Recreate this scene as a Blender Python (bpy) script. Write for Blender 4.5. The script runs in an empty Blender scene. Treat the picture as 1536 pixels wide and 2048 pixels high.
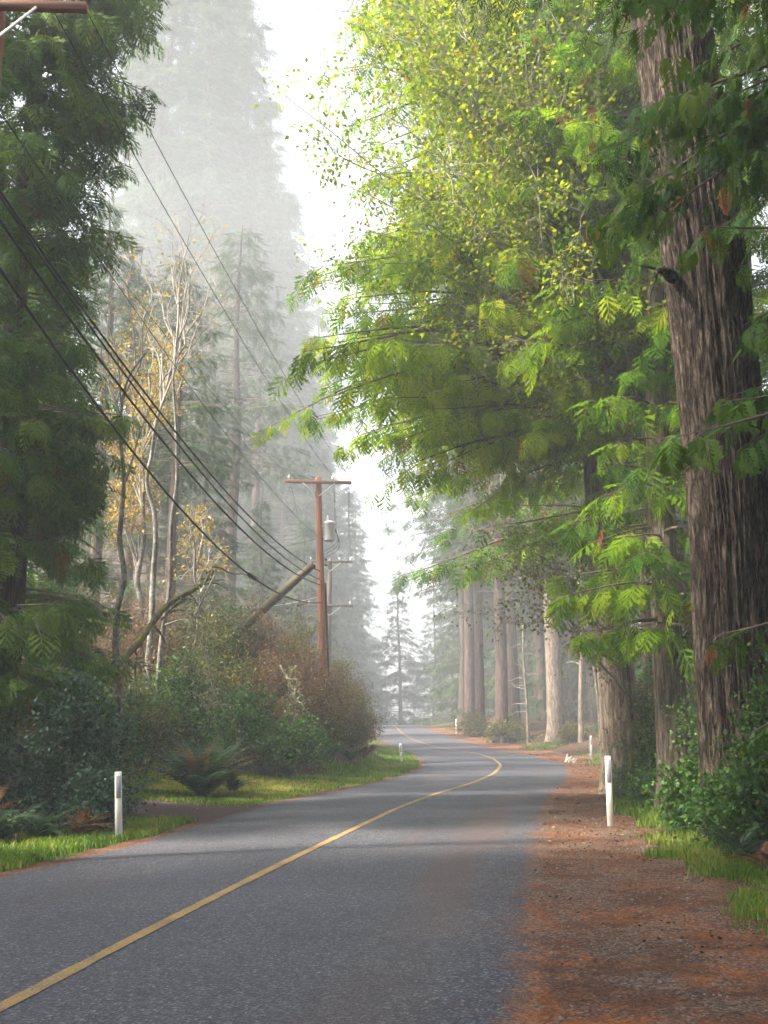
import bpy, math
import numpy as np

S = bpy.context.scene
# ------------------------------------------------------------------ camera, sky, sun, exposure
EYE, FPX, PITCH = 1.55, 2200.0, math.atan(424 / 2200.0)
cd = bpy.data.cameras.new('camera'); cam = bpy.data.objects.new('camera', cd)
S.collection.objects.link(cam)
cd.sensor_fit = 'VERTICAL'; cd.sensor_height = 36.0; cd.lens = 36.0 * FPX / 2048
cd.clip_start = 0.1; cd.clip_end = 2000
cam.location = (0, 0, EYE); cam.rotation_euler = (math.pi / 2 + PITCH, 0, 0)
S.camera = cam

SUN_EL, SUN_AZ = math.radians(41), math.radians(250)      # azimuth clockwise from +Y: from behind on the left
w = bpy.data.worlds.new('World'); S.world = w; w.use_nodes = True
nt = w.node_tree; nt.nodes.clear()
sky = nt.nodes.new('ShaderNodeTexSky'); sky.sky_type = 'NISHITA'; sky.sun_disc = False
sky.sun_elevation = SUN_EL; sky.sun_rotation = SUN_AZ; sky.air_density = 1.0; sky.dust_density = 4.0; sky.ozone_density = 1.0
hs = nt.nodes.new('ShaderNodeHueSaturation'); hs.inputs['Saturation'].default_value = 0.35
bg = nt.nodes.new('ShaderNodeBackground'); bg.inputs['Strength'].default_value = 0.15
wo = nt.nodes.new('ShaderNodeOutputWorld')
nt.links.new(sky.outputs[0], hs.inputs['Color']); nt.links.new(hs.outputs[0], bg.inputs['Color']); nt.links.new(bg.outputs[0], wo.inputs['Surface'])
sd = bpy.data.lights.new('sun', 'SUN'); sd.energy = 4.5; sd.angle = math.radians(4.0); sd.color = (1.0, 0.90, 0.74)
so = bpy.data.objects.new('sun', sd); S.collection.objects.link(so)
so.rotation_euler = (math.pi / 2 - SUN_EL, 0, math.pi - SUN_AZ)
S.view_settings.view_transform = 'Standard'; S.view_settings.look = 'None'; S.view_settings.gamma = 1
S.view_settings.use_curve_mapping = False; S.view_settings.exposure = 2.15
cy = S.cycles
cy.max_bounces = 6; cy.diffuse_bounces = 3; cy.glossy_bounces = 2; cy.transmission_bounces = 3; cy.volume_bounces = 3
cy.transparent_max_bounces = 4; cy.caustics_reflective = False; cy.caustics_refractive = False
cy.use_adaptive_sampling = True; cy.adaptive_threshold = 0.015
cy.use_denoising = True; cy.sample_clamp_indirect = 4.0
S.render.use_persistent_data = False
FOG = 0.0026

# ------------------------------------------------------------------ numpy helpers
def rng(s): return np.random.default_rng(s)
def nrm(a): return a / np.maximum(np.linalg.norm(a, axis=-1, keepdims=True), 1e-9)
def smst(x, a, b):
    t = np.clip((x - a) / (b - a), 0, 1); return t * t * (3 - 2 * t)
def _h(i, j, k, s):
    n = (i.astype(np.int64) * 374761393 + j.astype(np.int64) * 668265263 + k.astype(np.int64) * 2147483647 + s * 1274126177) & 0xFFFFFFFF
    n = ((n ^ (n >> 13)) * 1274126177) & 0xFFFFFFFF
    n = ((n ^ (n >> 16)) * 2246822519) & 0xFFFFFFFF
    return ((n ^ (n >> 15)) & 0xFFFFFF) / float(0xFFFFFF)
def vnoise(P, seed=0):
    P = np.asarray(P, float); i = np.floor(P).astype(np.int64); f = P - i; f = f * f * (3 - 2 * f)
    r = 0
    for a in (0, 1):
        for b in (0, 1):
            for c in (0, 1):
                wgt = (f[..., 0] if a else 1 - f[..., 0]) * (f[..., 1] if b else 1 - f[..., 1]) * (f[..., 2] if c else 1 - f[..., 2])
                r = r + wgt * _h(i[..., 0] + a, i[..., 1] + b, i[..., 2] + c, seed)
    return r
def fbm(P, octv=4, seed=0):
    r = 0; a = .5; t = 0
    for o in range(octv):
        r = r + a * vnoise(np.asarray(P) * (2 ** o), seed + o * 17); t += a; a *= .5
    return r / t
def n2(x, y, sc, octv=3, seed=0):
    return fbm(np.stack([x / sc, y / sc, np.zeros_like(x)], -1), octv, seed)
_c, _s = math.cos(PITCH), math.sin(PITCH)
def W(px, py, d):
    """point at forward distance d seen at pixel px,py of the 1536x2048 photograph"""
    x = (px - 768) / FPX; v = (1024 - py) / FPX; dy = _c - v * _s
    return np.array([x * d / dy, d, EYE + d * (_s + v * _c) / dy])

# ------------------------------------------------------------------ scene-object helpers
COL = S.collection
def tag(o, label=None, cat=None, group=None, kind=None):
    if label: o['label'] = label
    if cat: o['category'] = cat
    if group: o['group'] = group
    if kind: o['kind'] = kind
    return o
def thing(name, label, cat, loc, group=None):
    o = bpy.data.objects.new(name, None); o.empty_display_size = .2; COL.objects.link(o); o.location = tuple(float(q) for q in loc)
    return tag(o, label, cat, group)
def mesh(name, V, faces, mat, parent=None, attrs=None, smooth=False, origin=None):
    V = np.asarray(V, np.float64)
    if origin is None and parent is not None:
        origin = np.zeros(3); p = parent
        while p is not None:
            origin = origin + np.array(p.location); p = p.parent
    if origin is not None: V = V - np.asarray(origin)
    if isinstance(faces, np.ndarray): faces = [faces]
    faces = [f for f in faces if len(f)]
    me = bpy.data.meshes.new(name)
    me.vertices.add(len(V)); me.vertices.foreach_set('co', V.astype(np.float32).ravel())
    idx = np.concatenate([f.ravel() for f in faces]).astype(np.int32)
    tot = np.concatenate([np.full(len(f), f.shape[1]) for f in faces])
    st = np.concatenate([[0], np.cumsum(tot)[:-1]]).astype(np.int32)
    me.loops.add(len(idx)); me.loops.foreach_set('vertex_index', idx)
    me.polygons.add(len(tot)); me.polygons.foreach_set('loop_start', st)
    if smooth: me.polygons.foreach_set('use_smooth', np.ones(len(tot), bool))
    for k, a in (attrs or {}).items():
        at = me.attributes.new(k, 'FLOAT', 'POINT'); at.data.foreach_set('value', np.asarray(a, np.float32))
    me.update(calc_edges=True)
    me.materials.append(mat)
    o = bpy.data.objects.new(name, me); COL.objects.link(o)
    if parent is not None: o.parent = parent
    elif origin is not None: o.location = tuple(float(q) for q in origin)
    return o
class MB:
    """collects pieces of ONE mesh"""
    def __init__(s): s.V = []; s.F = []; s.T = []; s.n = 0
    def add(s, V, F, tone=None):
        V = np.asarray(V, float).reshape(-1, 3)
        for f in (F if isinstance(F, list) else [F]): s.F.append(np.asarray(f) + s.n)
        s.V.append(V); s.n += len(V)
        s.T.append(np.full(len(V), .5) if tone is None else np.broadcast_to(np.asarray(tone, float), (len(V),)))
        return s
    def build(s, name, mat, parent=None, smooth=False, origin=None):
        q = [f for f in s.F if f.shape[1] == 4]; t = [f for f in s.F if f.shape[1] == 3]
        fs = ([np.concatenate(q)] if q else []) + ([np.concatenate(t)] if t else [])
        return mesh(name, np.concatenate(s.V), fs, mat, parent, {'tone': np.concatenate(s.T)}, smooth, origin)
def copy_tree(o, loc, rz, sc, label, name=None):
    c = o.copy(); COL.objects.link(c); c.location = tuple(float(q) for q in loc); c.rotation_euler = (0, 0, rz); c.scale = (sc, sc, sc)
    c['label'] = label
    for ch in o.children:
        k = ch.copy(); COL.objects.link(k); k.parent = c
    return c
def tubes(P, R, k=5, cap=True):
    """P (m,n,3) paths, R (m,n) radii -> verts, quads"""
    P = np.asarray(P, float); R = np.asarray(R, float)
    if P.ndim == 2: P = P[None]; R = R[None]
    m, n, _ = P.shape
    T = np.gradient(P, axis=1); T = nrm(T)
    mt = np.abs(nrm(P[:, -1] - P[:, 0])[:, 2]) > .8
    ref = np.where(mt[:, None], np.array([1., 0.13, 0]), np.array([0, 0, 1.]))[:, None, :]
    U = nrm(np.cross(T, ref)); B = np.cross(T, U)
    a = np.linspace(0, 2 * np.pi, k, endpoint=False)
    V = P[:, :, None] + R[:, :, None, None] * (np.cos(a)[:, None] * U[:, :, None] + np.sin(a)[:, None] * B[:, :, None])
    i = np.arange(m)[:, None, None] * n * k + np.arange(n - 1)[None, :, None] * k
    j = np.arange(k)[None, None, :]; j2 = (j + 1) % k
    F = np.stack([i + j, i + j2, i + k + j2, i + k + j], -1).reshape(-1, 4)
    V = V.reshape(-1, 3)
    if cap:
        C = np.concatenate([P[:, 0], P[:, -1]]); b = len(V)
        e0 = np.arange(m)[:, None] * n * k; e1 = e0 + (n - 1) * k; jj = np.arange(k)[None]; j3 = (jj + 1) % k
        f0 = np.stack([np.broadcast_to(b + np.arange(m)[:, None], (m, k)), e0 + j3, e0 + jj], -1).reshape(-1, 3)
        f1 = np.stack([np.broadcast_to(b + m + np.arange(m)[:, None], (m, k)), e1 + jj, e1 + j3], -1).reshape(-1, 3)
        return np.concatenate([V, C]), [F, np.concatenate([f0, f1])]
    return V, [F]
def curve(pts, n):
    """smooth path through points"""
    pts = np.asarray(pts, float); m = len(pts)
    d = np.concatenate([[0], np.cumsum(np.linalg.norm(np.diff(pts, axis=0), axis=1))]); t = np.linspace(0, d[-1], n)
    T = np.gradient(pts, d, axis=0) if m > 2 else np.repeat((pts[1:] - pts[:1]) / d[-1], 2, 0)
    i = np.clip(np.searchsorted(d, t, 'right') - 1, 0, m - 2); h = d[i + 1] - d[i]; u = ((t - d[i]) / h)[:, None]; h = h[:, None]
    return (2*u**3-3*u**2+1)*pts[i] + (u**3-2*u**2+u)*h*T[i] + (-2*u**3+3*u**2)*pts[i+1] + (u**3-u**2)*h*T[i+1]
def box(c, sx, sy, sz, bev=.006, ax=None):
    """chamfered box; ax optional 3x3 rows = local axes"""
    b = bev; hx, hy, hz = sx / 2, sy / 2, sz / 2
    V = []; 
    for z, q in ((-hz, b), (-hz + b, 0), (hz - b, 0), (hz, b)):
        x, y = hx - q, hy - q
        V += [(-x + b, -y, z), (x - b, -y, z), (x, -y + b, z), (x, y - b, z), (x - b, y, z), (-x + b, y, z), (-x, y - b, z), (-x, -y + b, z)]
    V = np.array(V); F = []
    for r in range(3):
        for j in range(8): F.append((r*8+j, r*8+(j+1) % 8, r*8+8+(j+1) % 8, r*8+8+j))
    for r, fl in ((0, 1), (3, 0)):
        o = r * 8; qs = [(0, 1, 2, 7), (7, 2, 3, 6), (6, 3, 4, 5)]
        F += [tuple(o + a for a in (q[::-1] if fl else q)) for q in qs]
    if ax is not None: V = V @ np.asarray(ax)
    return V + np.asarray(c), np.array(F)
def lathe(prof, k=20, c=(0, 0, 0)):
    prof = np.asarray(prof, float); n = len(prof); a = np.linspace(0, 2*np.pi, k, endpoint=False)
    V = np.stack([prof[:, 0, None]*np.cos(a), prof[:, 0, None]*np.sin(a), np.broadcast_to(prof[:, 1, None], (n, k))], -1).reshape(-1, 3)
    i = np.arange(n-1)[:, None]*k; j = np.arange(k)[None]; j2 = (j+1) % k
    F = np.stack([i+j, i+j2, i+k+j2, i+k+j], -1).reshape(-1, 4)
    return V + np.asarray(c), F

# ------------------------------------------------------------------ materials
def newmat(name):
    m = bpy.data.materials.new(name); m.use_nodes = True; t = m.node_tree; t.nodes.clear()
    out = t.nodes.new('ShaderNodeOutputMaterial'); return m, t, out
def nd(t, typ, **kw):
    n = t.nodes.new(typ)
    for k, v in kw.items():
        if k.startswith('i_'):
            key = k[2:].replace('_', ' ')
            n.inputs[int(key) if key.isdigit() else key].default_value = v
        else: setattr(n, k, v)
    return n
def ramp(t, stops, src, interp='LINEAR'):
    r = t.nodes.new('ShaderNodeValToRGB'); e = r.color_ramp.elements; r.color_ramp.interpolation = interp
    while len(e) < len(stops): e.new(.5)
    for i, (p, c) in enumerate(stops): e[i].position = p; e[i].color = (*c, 1) if len(c) == 3 else c
    t.links.new(src, r.inputs[0]); return r.outputs[0]
def mixc(t, fac, a, b):
    n = t.nodes.new('ShaderNodeMix'); n.data_type = 'RGBA'
    for s, v in ((n.inputs[0], fac), (n.inputs[6], a), (n.inputs[7], b)):
        if hasattr(v, 'links'): t.links.new(v, s)
        else: s.default_value = v if not isinstance(v, tuple) else (*v, 1)
    return n.outputs[2]
def math_(t, op, a, b=0.0, clamp=False):
    n = t.nodes.new('ShaderNodeMath'); n.operation = op; n.use_clamp = clamp
    for s, v in ((n.inputs[0], a), (n.inputs[1], b)):
        if hasattr(v, 'links'): t.links.new(v, s)
        else: s.default_value = v
    return n.outputs[0]
def objco(t, scale=(1, 1, 1)):
    c = t.nodes.new('ShaderNodeTexCoord'); m = t.nodes.new('ShaderNodeMapping'); m.inputs['Scale'].default_value = scale
    t.links.new(c.outputs['Object'], m.inputs[0]); return m.outputs[0]
def noise(t, vec, sc, det=4, rough=.55, out=0):
    n = t.nodes.new('ShaderNodeTexNoise'); n.inputs['Scale'].default_value = sc; n.inputs['Detail'].default_value = det; n.inputs['Roughness'].default_value = rough
    t.links.new(vec, n.inputs['Vector']); return n.outputs[out]
def attr(t, name):
    a = t.nodes.new('ShaderNodeAttribute'); a.attribute_name = name; return a.outputs['Fac']
def bump(t, h, strength=.5, dist=.02):
    b = t.nodes.new('ShaderNodeBump'); b.inputs['Strength'].default_value = strength; b.inputs['Distance'].default_value = dist
    t.links.new(h, b.inputs['Height']); return b.outputs[0]
def leaf_mat(name, stops, trans=.4, rough=.5, spec=.3, boost=1.5):
    m, t, out = newmat(name)
    col = ramp(t, stops, attr(t, 'tone'))
    p = nd(t, 'ShaderNodeBsdfPrincipled'); p.inputs['Roughness'].default_value = rough; p.inputs['Specular IOR Level'].default_value = spec
    tr = nd(t, 'ShaderNodeBsdfTranslucent'); mx = nd(t, 'ShaderNodeMixShader'); mx.inputs[0].default_value = trans
    tc = nd(t, 'ShaderNodeMix'); tc.data_type = 'RGBA'; tc.blend_type = 'MULTIPLY'; tc.inputs[0].default_value = 1
    t.links.new(col, tc.inputs[6]); tc.inputs[7].default_value = (boost, boost * .98, boost * .55, 1)
    t.links.new(col, p.inputs['Base Color']); t.links.new(tc.outputs[2], tr.inputs['Color'])
    t.links.new(p.outputs[0], mx.inputs[1]); t.links.new(tr.outputs[0], mx.inputs[2]); t.links.new(mx.outputs[0], out.inputs['Surface'])
    return m
def bark_mat(name, dark, mid, light, sc=9., strch=.16, bumpd=.03, moss=0., patch=None):
    m, t, out = newmat(name)
    co = objco(t, (1, 1, strch)); nz = noise(t, co, 3., 3, .5, 1)
    ad = nd(t, 'ShaderNodeVectorMath', operation='MULTIPLY_ADD'); t.links.new(nz, ad.inputs[0]); ad.inputs[1].default_value = (.16, .16, .1); t.links.new(co, ad.inputs[2])
    a1 = math_(t, 'ABSOLUTE', math_(t, 'SUBTRACT', noise(t, ad.outputs[0], sc * .75, 2, .5), .5)); a2 = math_(t, 'ABSOLUTE', math_(t, 'SUBTRACT', noise(t, ad.outputs[0], sc * 1.9, 3, .55), .5))
    n1 = noise(t, objco(t, (1, 1, .35)), sc * 5, 5, .7); big = noise(t, objco(t, (1, 1, .5)), 1.3, 3)
    h = math_(t, 'ADD', math_(t, 'ADD', math_(t, 'MULTIPLY', math_(t, 'MINIMUM', a1, .13), 3.2), math_(t, 'MULTIPLY', math_(t, 'MINIMUM', a2, .12), 2.2)), math_(t, 'MULTIPLY', math_(t, 'SUBTRACT', n1, .42), .7))
    col = ramp(t, [(.2, dark), (.55, mid), (.85, light)], h)
    col = mixc(t, math_(t, 'MULTIPLY', big, .55), col, tuple(q * .62 for q in mid))
    if patch:
        pm = ramp(t, [(.52, (0, 0, 0)), (.6, (1, 1, 1))], noise(t, objco(t, (1, 1, .6)), 4.5, 4))
        col = mixc(t, math_(t, 'MULTIPLY', pm, .8), col, patch)
    if moss:
        mm = ramp(t, [(.45, (0, 0, 0)), (.62, (1, 1, 1))], noise(t, objco(t), 2.4, 4))
        col = mixc(t, math_(t, 'MULTIPLY', mm, moss), col, (.13, .135, .018))
    p = nd(t, 'ShaderNodeBsdfPrincipled'); p.inputs['Roughness'].default_value = .9; p.inputs['Specular IOR Level'].default_value = .15
    t.links.new(col, p.inputs['Base Color']); t.links.new(bump(t, h, 1., bumpd), p.inputs['Normal']); t.links.new(p.outputs[0], out.inputs['Surface'])
    return m
def flat_mat(name, col, rough=.6, var=.25, sc=6., metal=0., bumps=0., strch=(1, 1, 1), col2=None):
    m, t, out = newmat(name)
    n = noise(t, objco(t, strch), sc, 5, .6); c2 = col2 or tuple(q * (1 - var * 1.6) for q in col)
    c = ramp(t, [(.3, c2), (.68, col)], n)
    p = nd(t, 'ShaderNodeBsdfPrincipled'); p.inputs['Roughness'].default_value = rough; p.inputs['Metallic'].default_value = metal
    t.links.new(c, p.inputs['Base Color'])
    if bumps: t.links.new(bump(t, n, 1, bumps), p.inputs['Normal'])
    t.links.new(p.outputs[0], out.inputs['Surface']); return m

M = {}
M['cedar'] = leaf_mat('cedar_sprays', [(0, (.014, .048, .012)), (.35, (.034, .092, .016)), (.7, (.075, .145, .018)), (.93, (.125, .19, .022)), (.945, (.20, .07, .018)), (1, (.14, .048, .014))], .36, .6, .12)
M['cedar_sunlit'] = leaf_mat('cedar_sprays_sunlit', [(0, (.022, .062, .005)), (.35, (.066, .15, .007)), (.7, (.18, .27, .009)), (.93, (.30, .345, .015)), (.945, (.20, .075, .018)), (1, (.12, .045, .014))], .5, .6, .06, 1.8)  # cedar again, with sunlight put into the colour: yellower and brighter
M['fir'] = leaf_mat('fir_needles', [(0, (.02, .045, .02)), (.5, (.038, .07, .028)), (.9, (.06, .095, .03)), (1, (.10, .085, .035))], .2, .7, .1)
M['leaf_yellow'] = leaf_mat('maple_leaves', [(0, (.06, .115, .010)), (.45, (.16, .225, .012)), (.85, (.28, .30, .018)), (1, (.28, .15, .02))], .5, .6, .1, 1.7)
M['leaf_green'] = leaf_mat('shrub_leaves', [(0, (.022, .07, .014)), (.5, (.055, .14, .022)), (.9, (.11, .21, .03)), (1, (.16, .14, .03))], .3, .5, .3)
M['leaf_blue'] = leaf_mat('evergreen_shrub_leaves', [(0, (.02, .058, .032)), (.5, (.035, .09, .05)), (1, (.07, .14, .08))], .2, .45, .4)
M['leaf_gold'] = leaf_mat('golden_autumn_leaves', [(0, (.19, .125, .02)), (.5, (.31, .205, .03)), (1, (.38, .29, .05))], .4)
M['leaf_brown'] = leaf_mat('withered_leaves', [(0, (.055, .025, .012)), (.4, (.125, .058, .022)), (.8, (.19, .105, .03)), (1, (.13, .14, .03))], .3)
M['leaf_olive'] = leaf_mat('olive_leaves', [(0, (.05, .06, .014)), (.45, (.115, .11, .02)), (.8, (.15, .17, .025)), (1, (.22, .11, .03))], .35)
M['lichen'] = leaf_mat('hanging_lichen', [(0, (.13, .14, .075)), (1, (.27, .28, .16))], .3, .9, .1, 1.1)
M['fern'] = leaf_mat('fern_fronds', [(0, (.016, .045, .02)), (.5, (.034, .082, .034)), (.9, (.06, .115, .045)), (1, (.12, .05, .02))], .28, .45, .4)
M['fern_rust'] = leaf_mat('rusty_fronds', [(0, (.10, .04, .018)), (.6, (.17, .065, .025)), (1, (.06, .09, .03))], .28)
M['grass'] = leaf_mat('grass_blades', [(0, (.04, .095, .010)), (.45, (.10, .185, .014)), (.78, (.18, .25, .022)), (.9, (.22, .20, .06)), (1, (.30, .24, .11))], .4, .5, .3)
M['litter'] = leaf_mat('litter_leaves', [(0, (.07, .03, .014)), (.5, (.19, .08, .025)), (.85, (.27, .15, .05)), (1, (.40, .28, .08))], .15, .8, .2)
M['bark_fir'] = bark_mat('fir_bark', (.017, .013, .011), (.14, .108, .082), (.31, .25, .20), 12., .2, .07)
M['bark_red'] = bark_mat('reddish_bark', (.032, .021, .016), (.105, .073, .055), (.17, .125, .10), 10., .10, .03)
M['bark_pale'] = bark_mat('pale_bark', (.06, .045, .035), (.22, .17, .13), (.34, .28, .22), 12., .14, .02)
M['bark_alder'] = bark_mat('alder_bark', (.10, .092, .08), (.23, .215, .19), (.35, .335, .30), 7., .8, .01, 0., (.07, .06, .045))
M['bark_moss'] = bark_mat('mossy_bark', (.04, .03, .02), (.13, .10, .055), (.18, .15, .08), 9., .3, .02, .95)
M['twig'] = flat_mat('twig_wood', (.17, .13, .10), .9, .4, 3.)
M['twig_grey'] = flat_mat('grey_twig_wood', (.33, .30, .26), .9, .35, 3.)
M['twig_dark'] = flat_mat('dark_twig_wood', (.07, .048, .034), .9, .4, 3.)
M['pole'] = flat_mat('weathered_pole_wood', (.36, .135, .065), .85, .4, 22., 0, .008, (1, 1, .05), (.10, .045, .028))
M['arm'] = flat_mat('crossarm_wood', (.26, .13, .085), .8, .3, 12., 0, .003, (.08, 1, 1), (.14, .07, .045))
M['pole_grey'] = flat_mat('grey_pole_wood', (.16, .13, .11), .85, .4, 14., 0, .005, (1, 1, .06))
M['log'] = flat_mat('cut_log_wood', (.085, .07, .04), .9, .5, 7., 0, .01, (1, 1, .4), (.075, .055, .03))
M['galv'] = flat_mat('galvanised_steel', (.52, .52, .50), .5, .15, 20., .3)
M['porcelain'] = flat_mat('porcelain', (.72, .71, .68), .3, .08, 10.)
M['tank'] = flat_mat('transformer_paint', (.66, .67, .66), .45, .06, 3.)
M['wire'] = flat_mat('black_wire', (.018, .018, .02), .6, .2, 5.)
M['post'] = flat_mat('white_post_plastic', (.80, .79, .76), .5, .05, 16., 0, 0, (1, 1, .25), (.52, .49, .43))
M['reflector'] = flat_mat('grey_reflector', (.30, .31, .34), .35, .1, 60., .1)
M['stone'] = flat_mat('gravel_stone', (.26, .21, .17), .9, .5, 9.)
M['pale_wood'] = flat_mat('bleached_wood', (.50, .46, .38), .9, .3, 12., 0, .01)

# ------------------------------------------------------------------ terrain functions
def zroad(y): 
    return np.interp(y, [-60, 40, 46, 50, 60, 75, 86, 92, 98, 106, 130, 200, 420], [0, 0, .02, .07, .27, .85, 1.28, 1.42, 1.36, 1.0, -1.0, -3, -3])
def _sm(ys, xs):
    g = np.arange(-45, 140, .25); v = np.interp(g, ys, xs); k = np.exp(-.5 * (np.arange(-12, 13) * .25 / 1.0) ** 2); k /= k.sum()
    v2 = np.convolve(np.pad(v, 12, 'edge'), k, 'valid'); return lambda y: np.interp(y, g, v2)
xr = _sm([-45, -10, 6.2, 8.1, 12, 18.7, 25.2, 31.3, 36.8, 43, 50.3, 56.8, 63.3, 69, 78, 90, 110, 139], [-6.5, -1.6, .85, 1.11, 1.68, 2.73, 3.8, 5.22, 6.2, 7.05, 7.15, 6.4, 5.4, 4.6, 3.9, 3.2, 1.5, -3])
xl = _sm([-45, -10, 6, 11.8, 13, 14.3, 17, 21.5, 25.2, 30.5, 36.8, 43.1, 52.3, 61.3, 70, 79, 90, 110, 139], [-13, -8, -5.2, -3.95, -3.69, -3.31, -2.96, -2.45, -1.42, -.11, 1.0, 1.57, 1.56, .6, -.34, -.64, -1.2, -3, -7])
xc = _sm([-45, -10, 6.4, 8.2, 10.6, 12.8, 16.8, 21.5, 25.7, 29.3, 35, 42.3, 48.8, 53.6, 57.2, 61.3, 67.6, 77, 90, 110, 139], [-9.7, -4.8, -2.08, -1.84, -1.47, -1.12, -.45, .35, 1.27, 2.23, 3.4, 4.4, 4.75, 4.45, 3.6, 2.7, 1.8, 1.2, .8, -1, -5])
xsh = _sm([-45, 5, 9, 12, 17.5, 22, 27, 33, 40, 50, 60, 80, 139], [-3, 2.7, 2.9, 3.15, 3.95, 4.35, 5.1, 6.5, 7.8, 9.0, 7.6, 5, 0])
def terrain(x, y):
    x = np.asarray(x, float); y = np.asarray(y, float)
    z = zroad(y) - .006
    dl = xl(y) - x; dr = x - xr(y)
    up = smst(y, 27, 36) * (1 - smst(y, 66, 84))
    bank = smst(dl, 1.3, 5.2) * 2.5 + smst(dl, 4, 16) * 1.6
    lawn = smst(dl, .6, 4.) * smst(y, 22.5, 30) * .45
    z = z + np.where(dl > 0, np.maximum(bank * up, lawn * (1 - up)) + smst(dl, 2, 8) * .25, 0)
    z = z + np.where(dr > 0, smst(x - xsh(y), -.2, 5) * .75 + smst(dr, 6, 40) * 1.5, 0)
    z = z + smst(dl, 3, 20) * smst(y, 62, 122) * 34
    off = np.maximum(dl, dr)
    z = z + smst(off, .1, 2.5) * (n2(x, y, 1.6, 3, 3) - .5) * .22 + smst(off, 3, 12) * (n2(x, y, 7, 2, 8) - .5) * .9
    z = z - (1 - smst(off, -.32, -.12)) * .05 - smst(y, 100, 140) * smst(off, -1, 6) * .4
    return z
def gz(x, y): return float(terrain(np.array([x]), np.array([y]))[0])
def masks(x, y):
    """grass, moss, dirt, needle duff in 0..1"""
    dl = xl(y) - x; dr = x - xr(y); e = x - xsh(y)
    j = (n2(x, y, .9, 3, 21) - .5); j2 = (n2(x, y, .35, 2, 25) - .5)
    ddx, ddy = .937, -.35
    dd = np.abs((x + 2.6) * ddy * -1 * -1 + 0) * 0
    # driveway: from the road edge at (-2.4,20.4) going left and back
    vx, vy = -.935, .355; pxn = (x + 2.4) * vy - (y - 20.4) * vx; along = (x + 2.4) * vx + (y - 20.4) * vy
    drive = (1 - smst(np.abs(pxn) + j * .8, 1.0, 1.75)) * smst(along, -1.2, -.2)
    fl = (1 - smst(np.abs(pxn), 1.5, 2.6)) * (1 - smst(along, .0, 1.8)) * (dl > -.3)
    dirt = np.maximum(drive, fl * smst(j + .25, .0, .25))
    verge = smst(dl + j * .5, .18, .38) * (1 - smst(dl + j * 1.2, 1.3, 2.3))
    lawn = smst(dl + j * .5, .18, .4) * smst(y + j, 22, 23) * (1 - smst(y + j * 3, 29, 31.5)) * (1 - smst(dl, 9, 13))
    far = smst(dl + j * .5, .25, .5) * (1 - smst(dl + j, 1.5, 2.6)) * smst(y, 30, 33)
    gl = np.maximum(np.maximum(verge, lawn), far) * (1 - dirt)
    gr = smst(e + j * 1.3, -.05, .35) * (1 - smst(e + j * 1.6, 1.5, 2.9)) * (1 - smst(y, 24, 27)) * smst(n2(x, y, 1.6, 3, 44), .3, .52)
    gr2 = smst(e + j, -.6, .2) * (1 - smst(e + j, 1.2, 2.6)) * smst(y, 38, 44) * smst(n2(x, y, 1.8, 2, 47), .45, .6) * .7
    grass = np.where(dl > 0, gl, np.where(dr > 0, np.maximum(gr, gr2), 0))
    moss = lawn * smst(n2(x, y, 2.2, 3, 31) + smst(x, -5.5, -3.5) * .35, .5, .7) * smst(y, 24.2, 25.5) * (1 - dirt)
    needles = np.where(dr > -.6, 1 - smst(e + j * .8, -.2, .6), 0) + np.where((dl > -.2) & (dl < .6), .8 * (1 - smst(dl + j * .5, .15, .4)), 0)
    return grass, moss, dirt, np.clip(needles, 0, 1)

# ------------------------------------------------------------------ ground
def shoulder_col(t, co, fine, med, big):
    spk = nd(t, 'ShaderNodeTexVoronoi'); spk.inputs['Scale'].default_value = 48.; t.links.new(co, spk.inputs['Vector'])
    grav = ramp(t, [(0., (.035, .025, .022)), (.45, (.10, .078, .066)), (.8, (.25, .20, .165)), (1, (.50, .43, .36))], spk.outputs['Color'])
    orange = ramp(t, [(.3, (.15, .05, .016)), (.55, (.30, .098, .024)), (.8, (.38, .20, .09))], math_(t, 'ADD', math_(t, 'MULTIPLY', fine, .6), math_(t, 'MULTIPLY', spk.outputs['Color'], .4)))
    om = ramp(t, [(.46, (0, 0, 0)), (.62, (1, 1, 1))], math_(t, 'ADD', math_(t, 'MULTIPLY', big, .5), math_(t, 'MULTIPLY', med, .5)))
    brown = ramp(t, [(.3, (.035, .017, .011)), (.55, (.105, .05, .031)), (.8, (.20, .105, .066))], math_(t, 'ADD', math_(t, 'MULTIPLY', fine, .6), math_(t, 'MULTIPLY', spk.outputs['Color'], .4)))
    gm = ramp(t, [(.42, (0, 0, 0)), (.56, (1, 1, 1))], noise(t, co, 1.4, 4))
    shoulder = mixc(t, math_(t, 'MULTIPLY', gm, .5), brown, grav)
    shoulder = mixc(t, math_(t, 'MULTIPLY', om, math_(t, 'ADD', .38, math_(t, 'MULTIPLY', attr(t, 'rust'), .6))), shoulder, orange)
    return shoulder, spk
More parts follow.
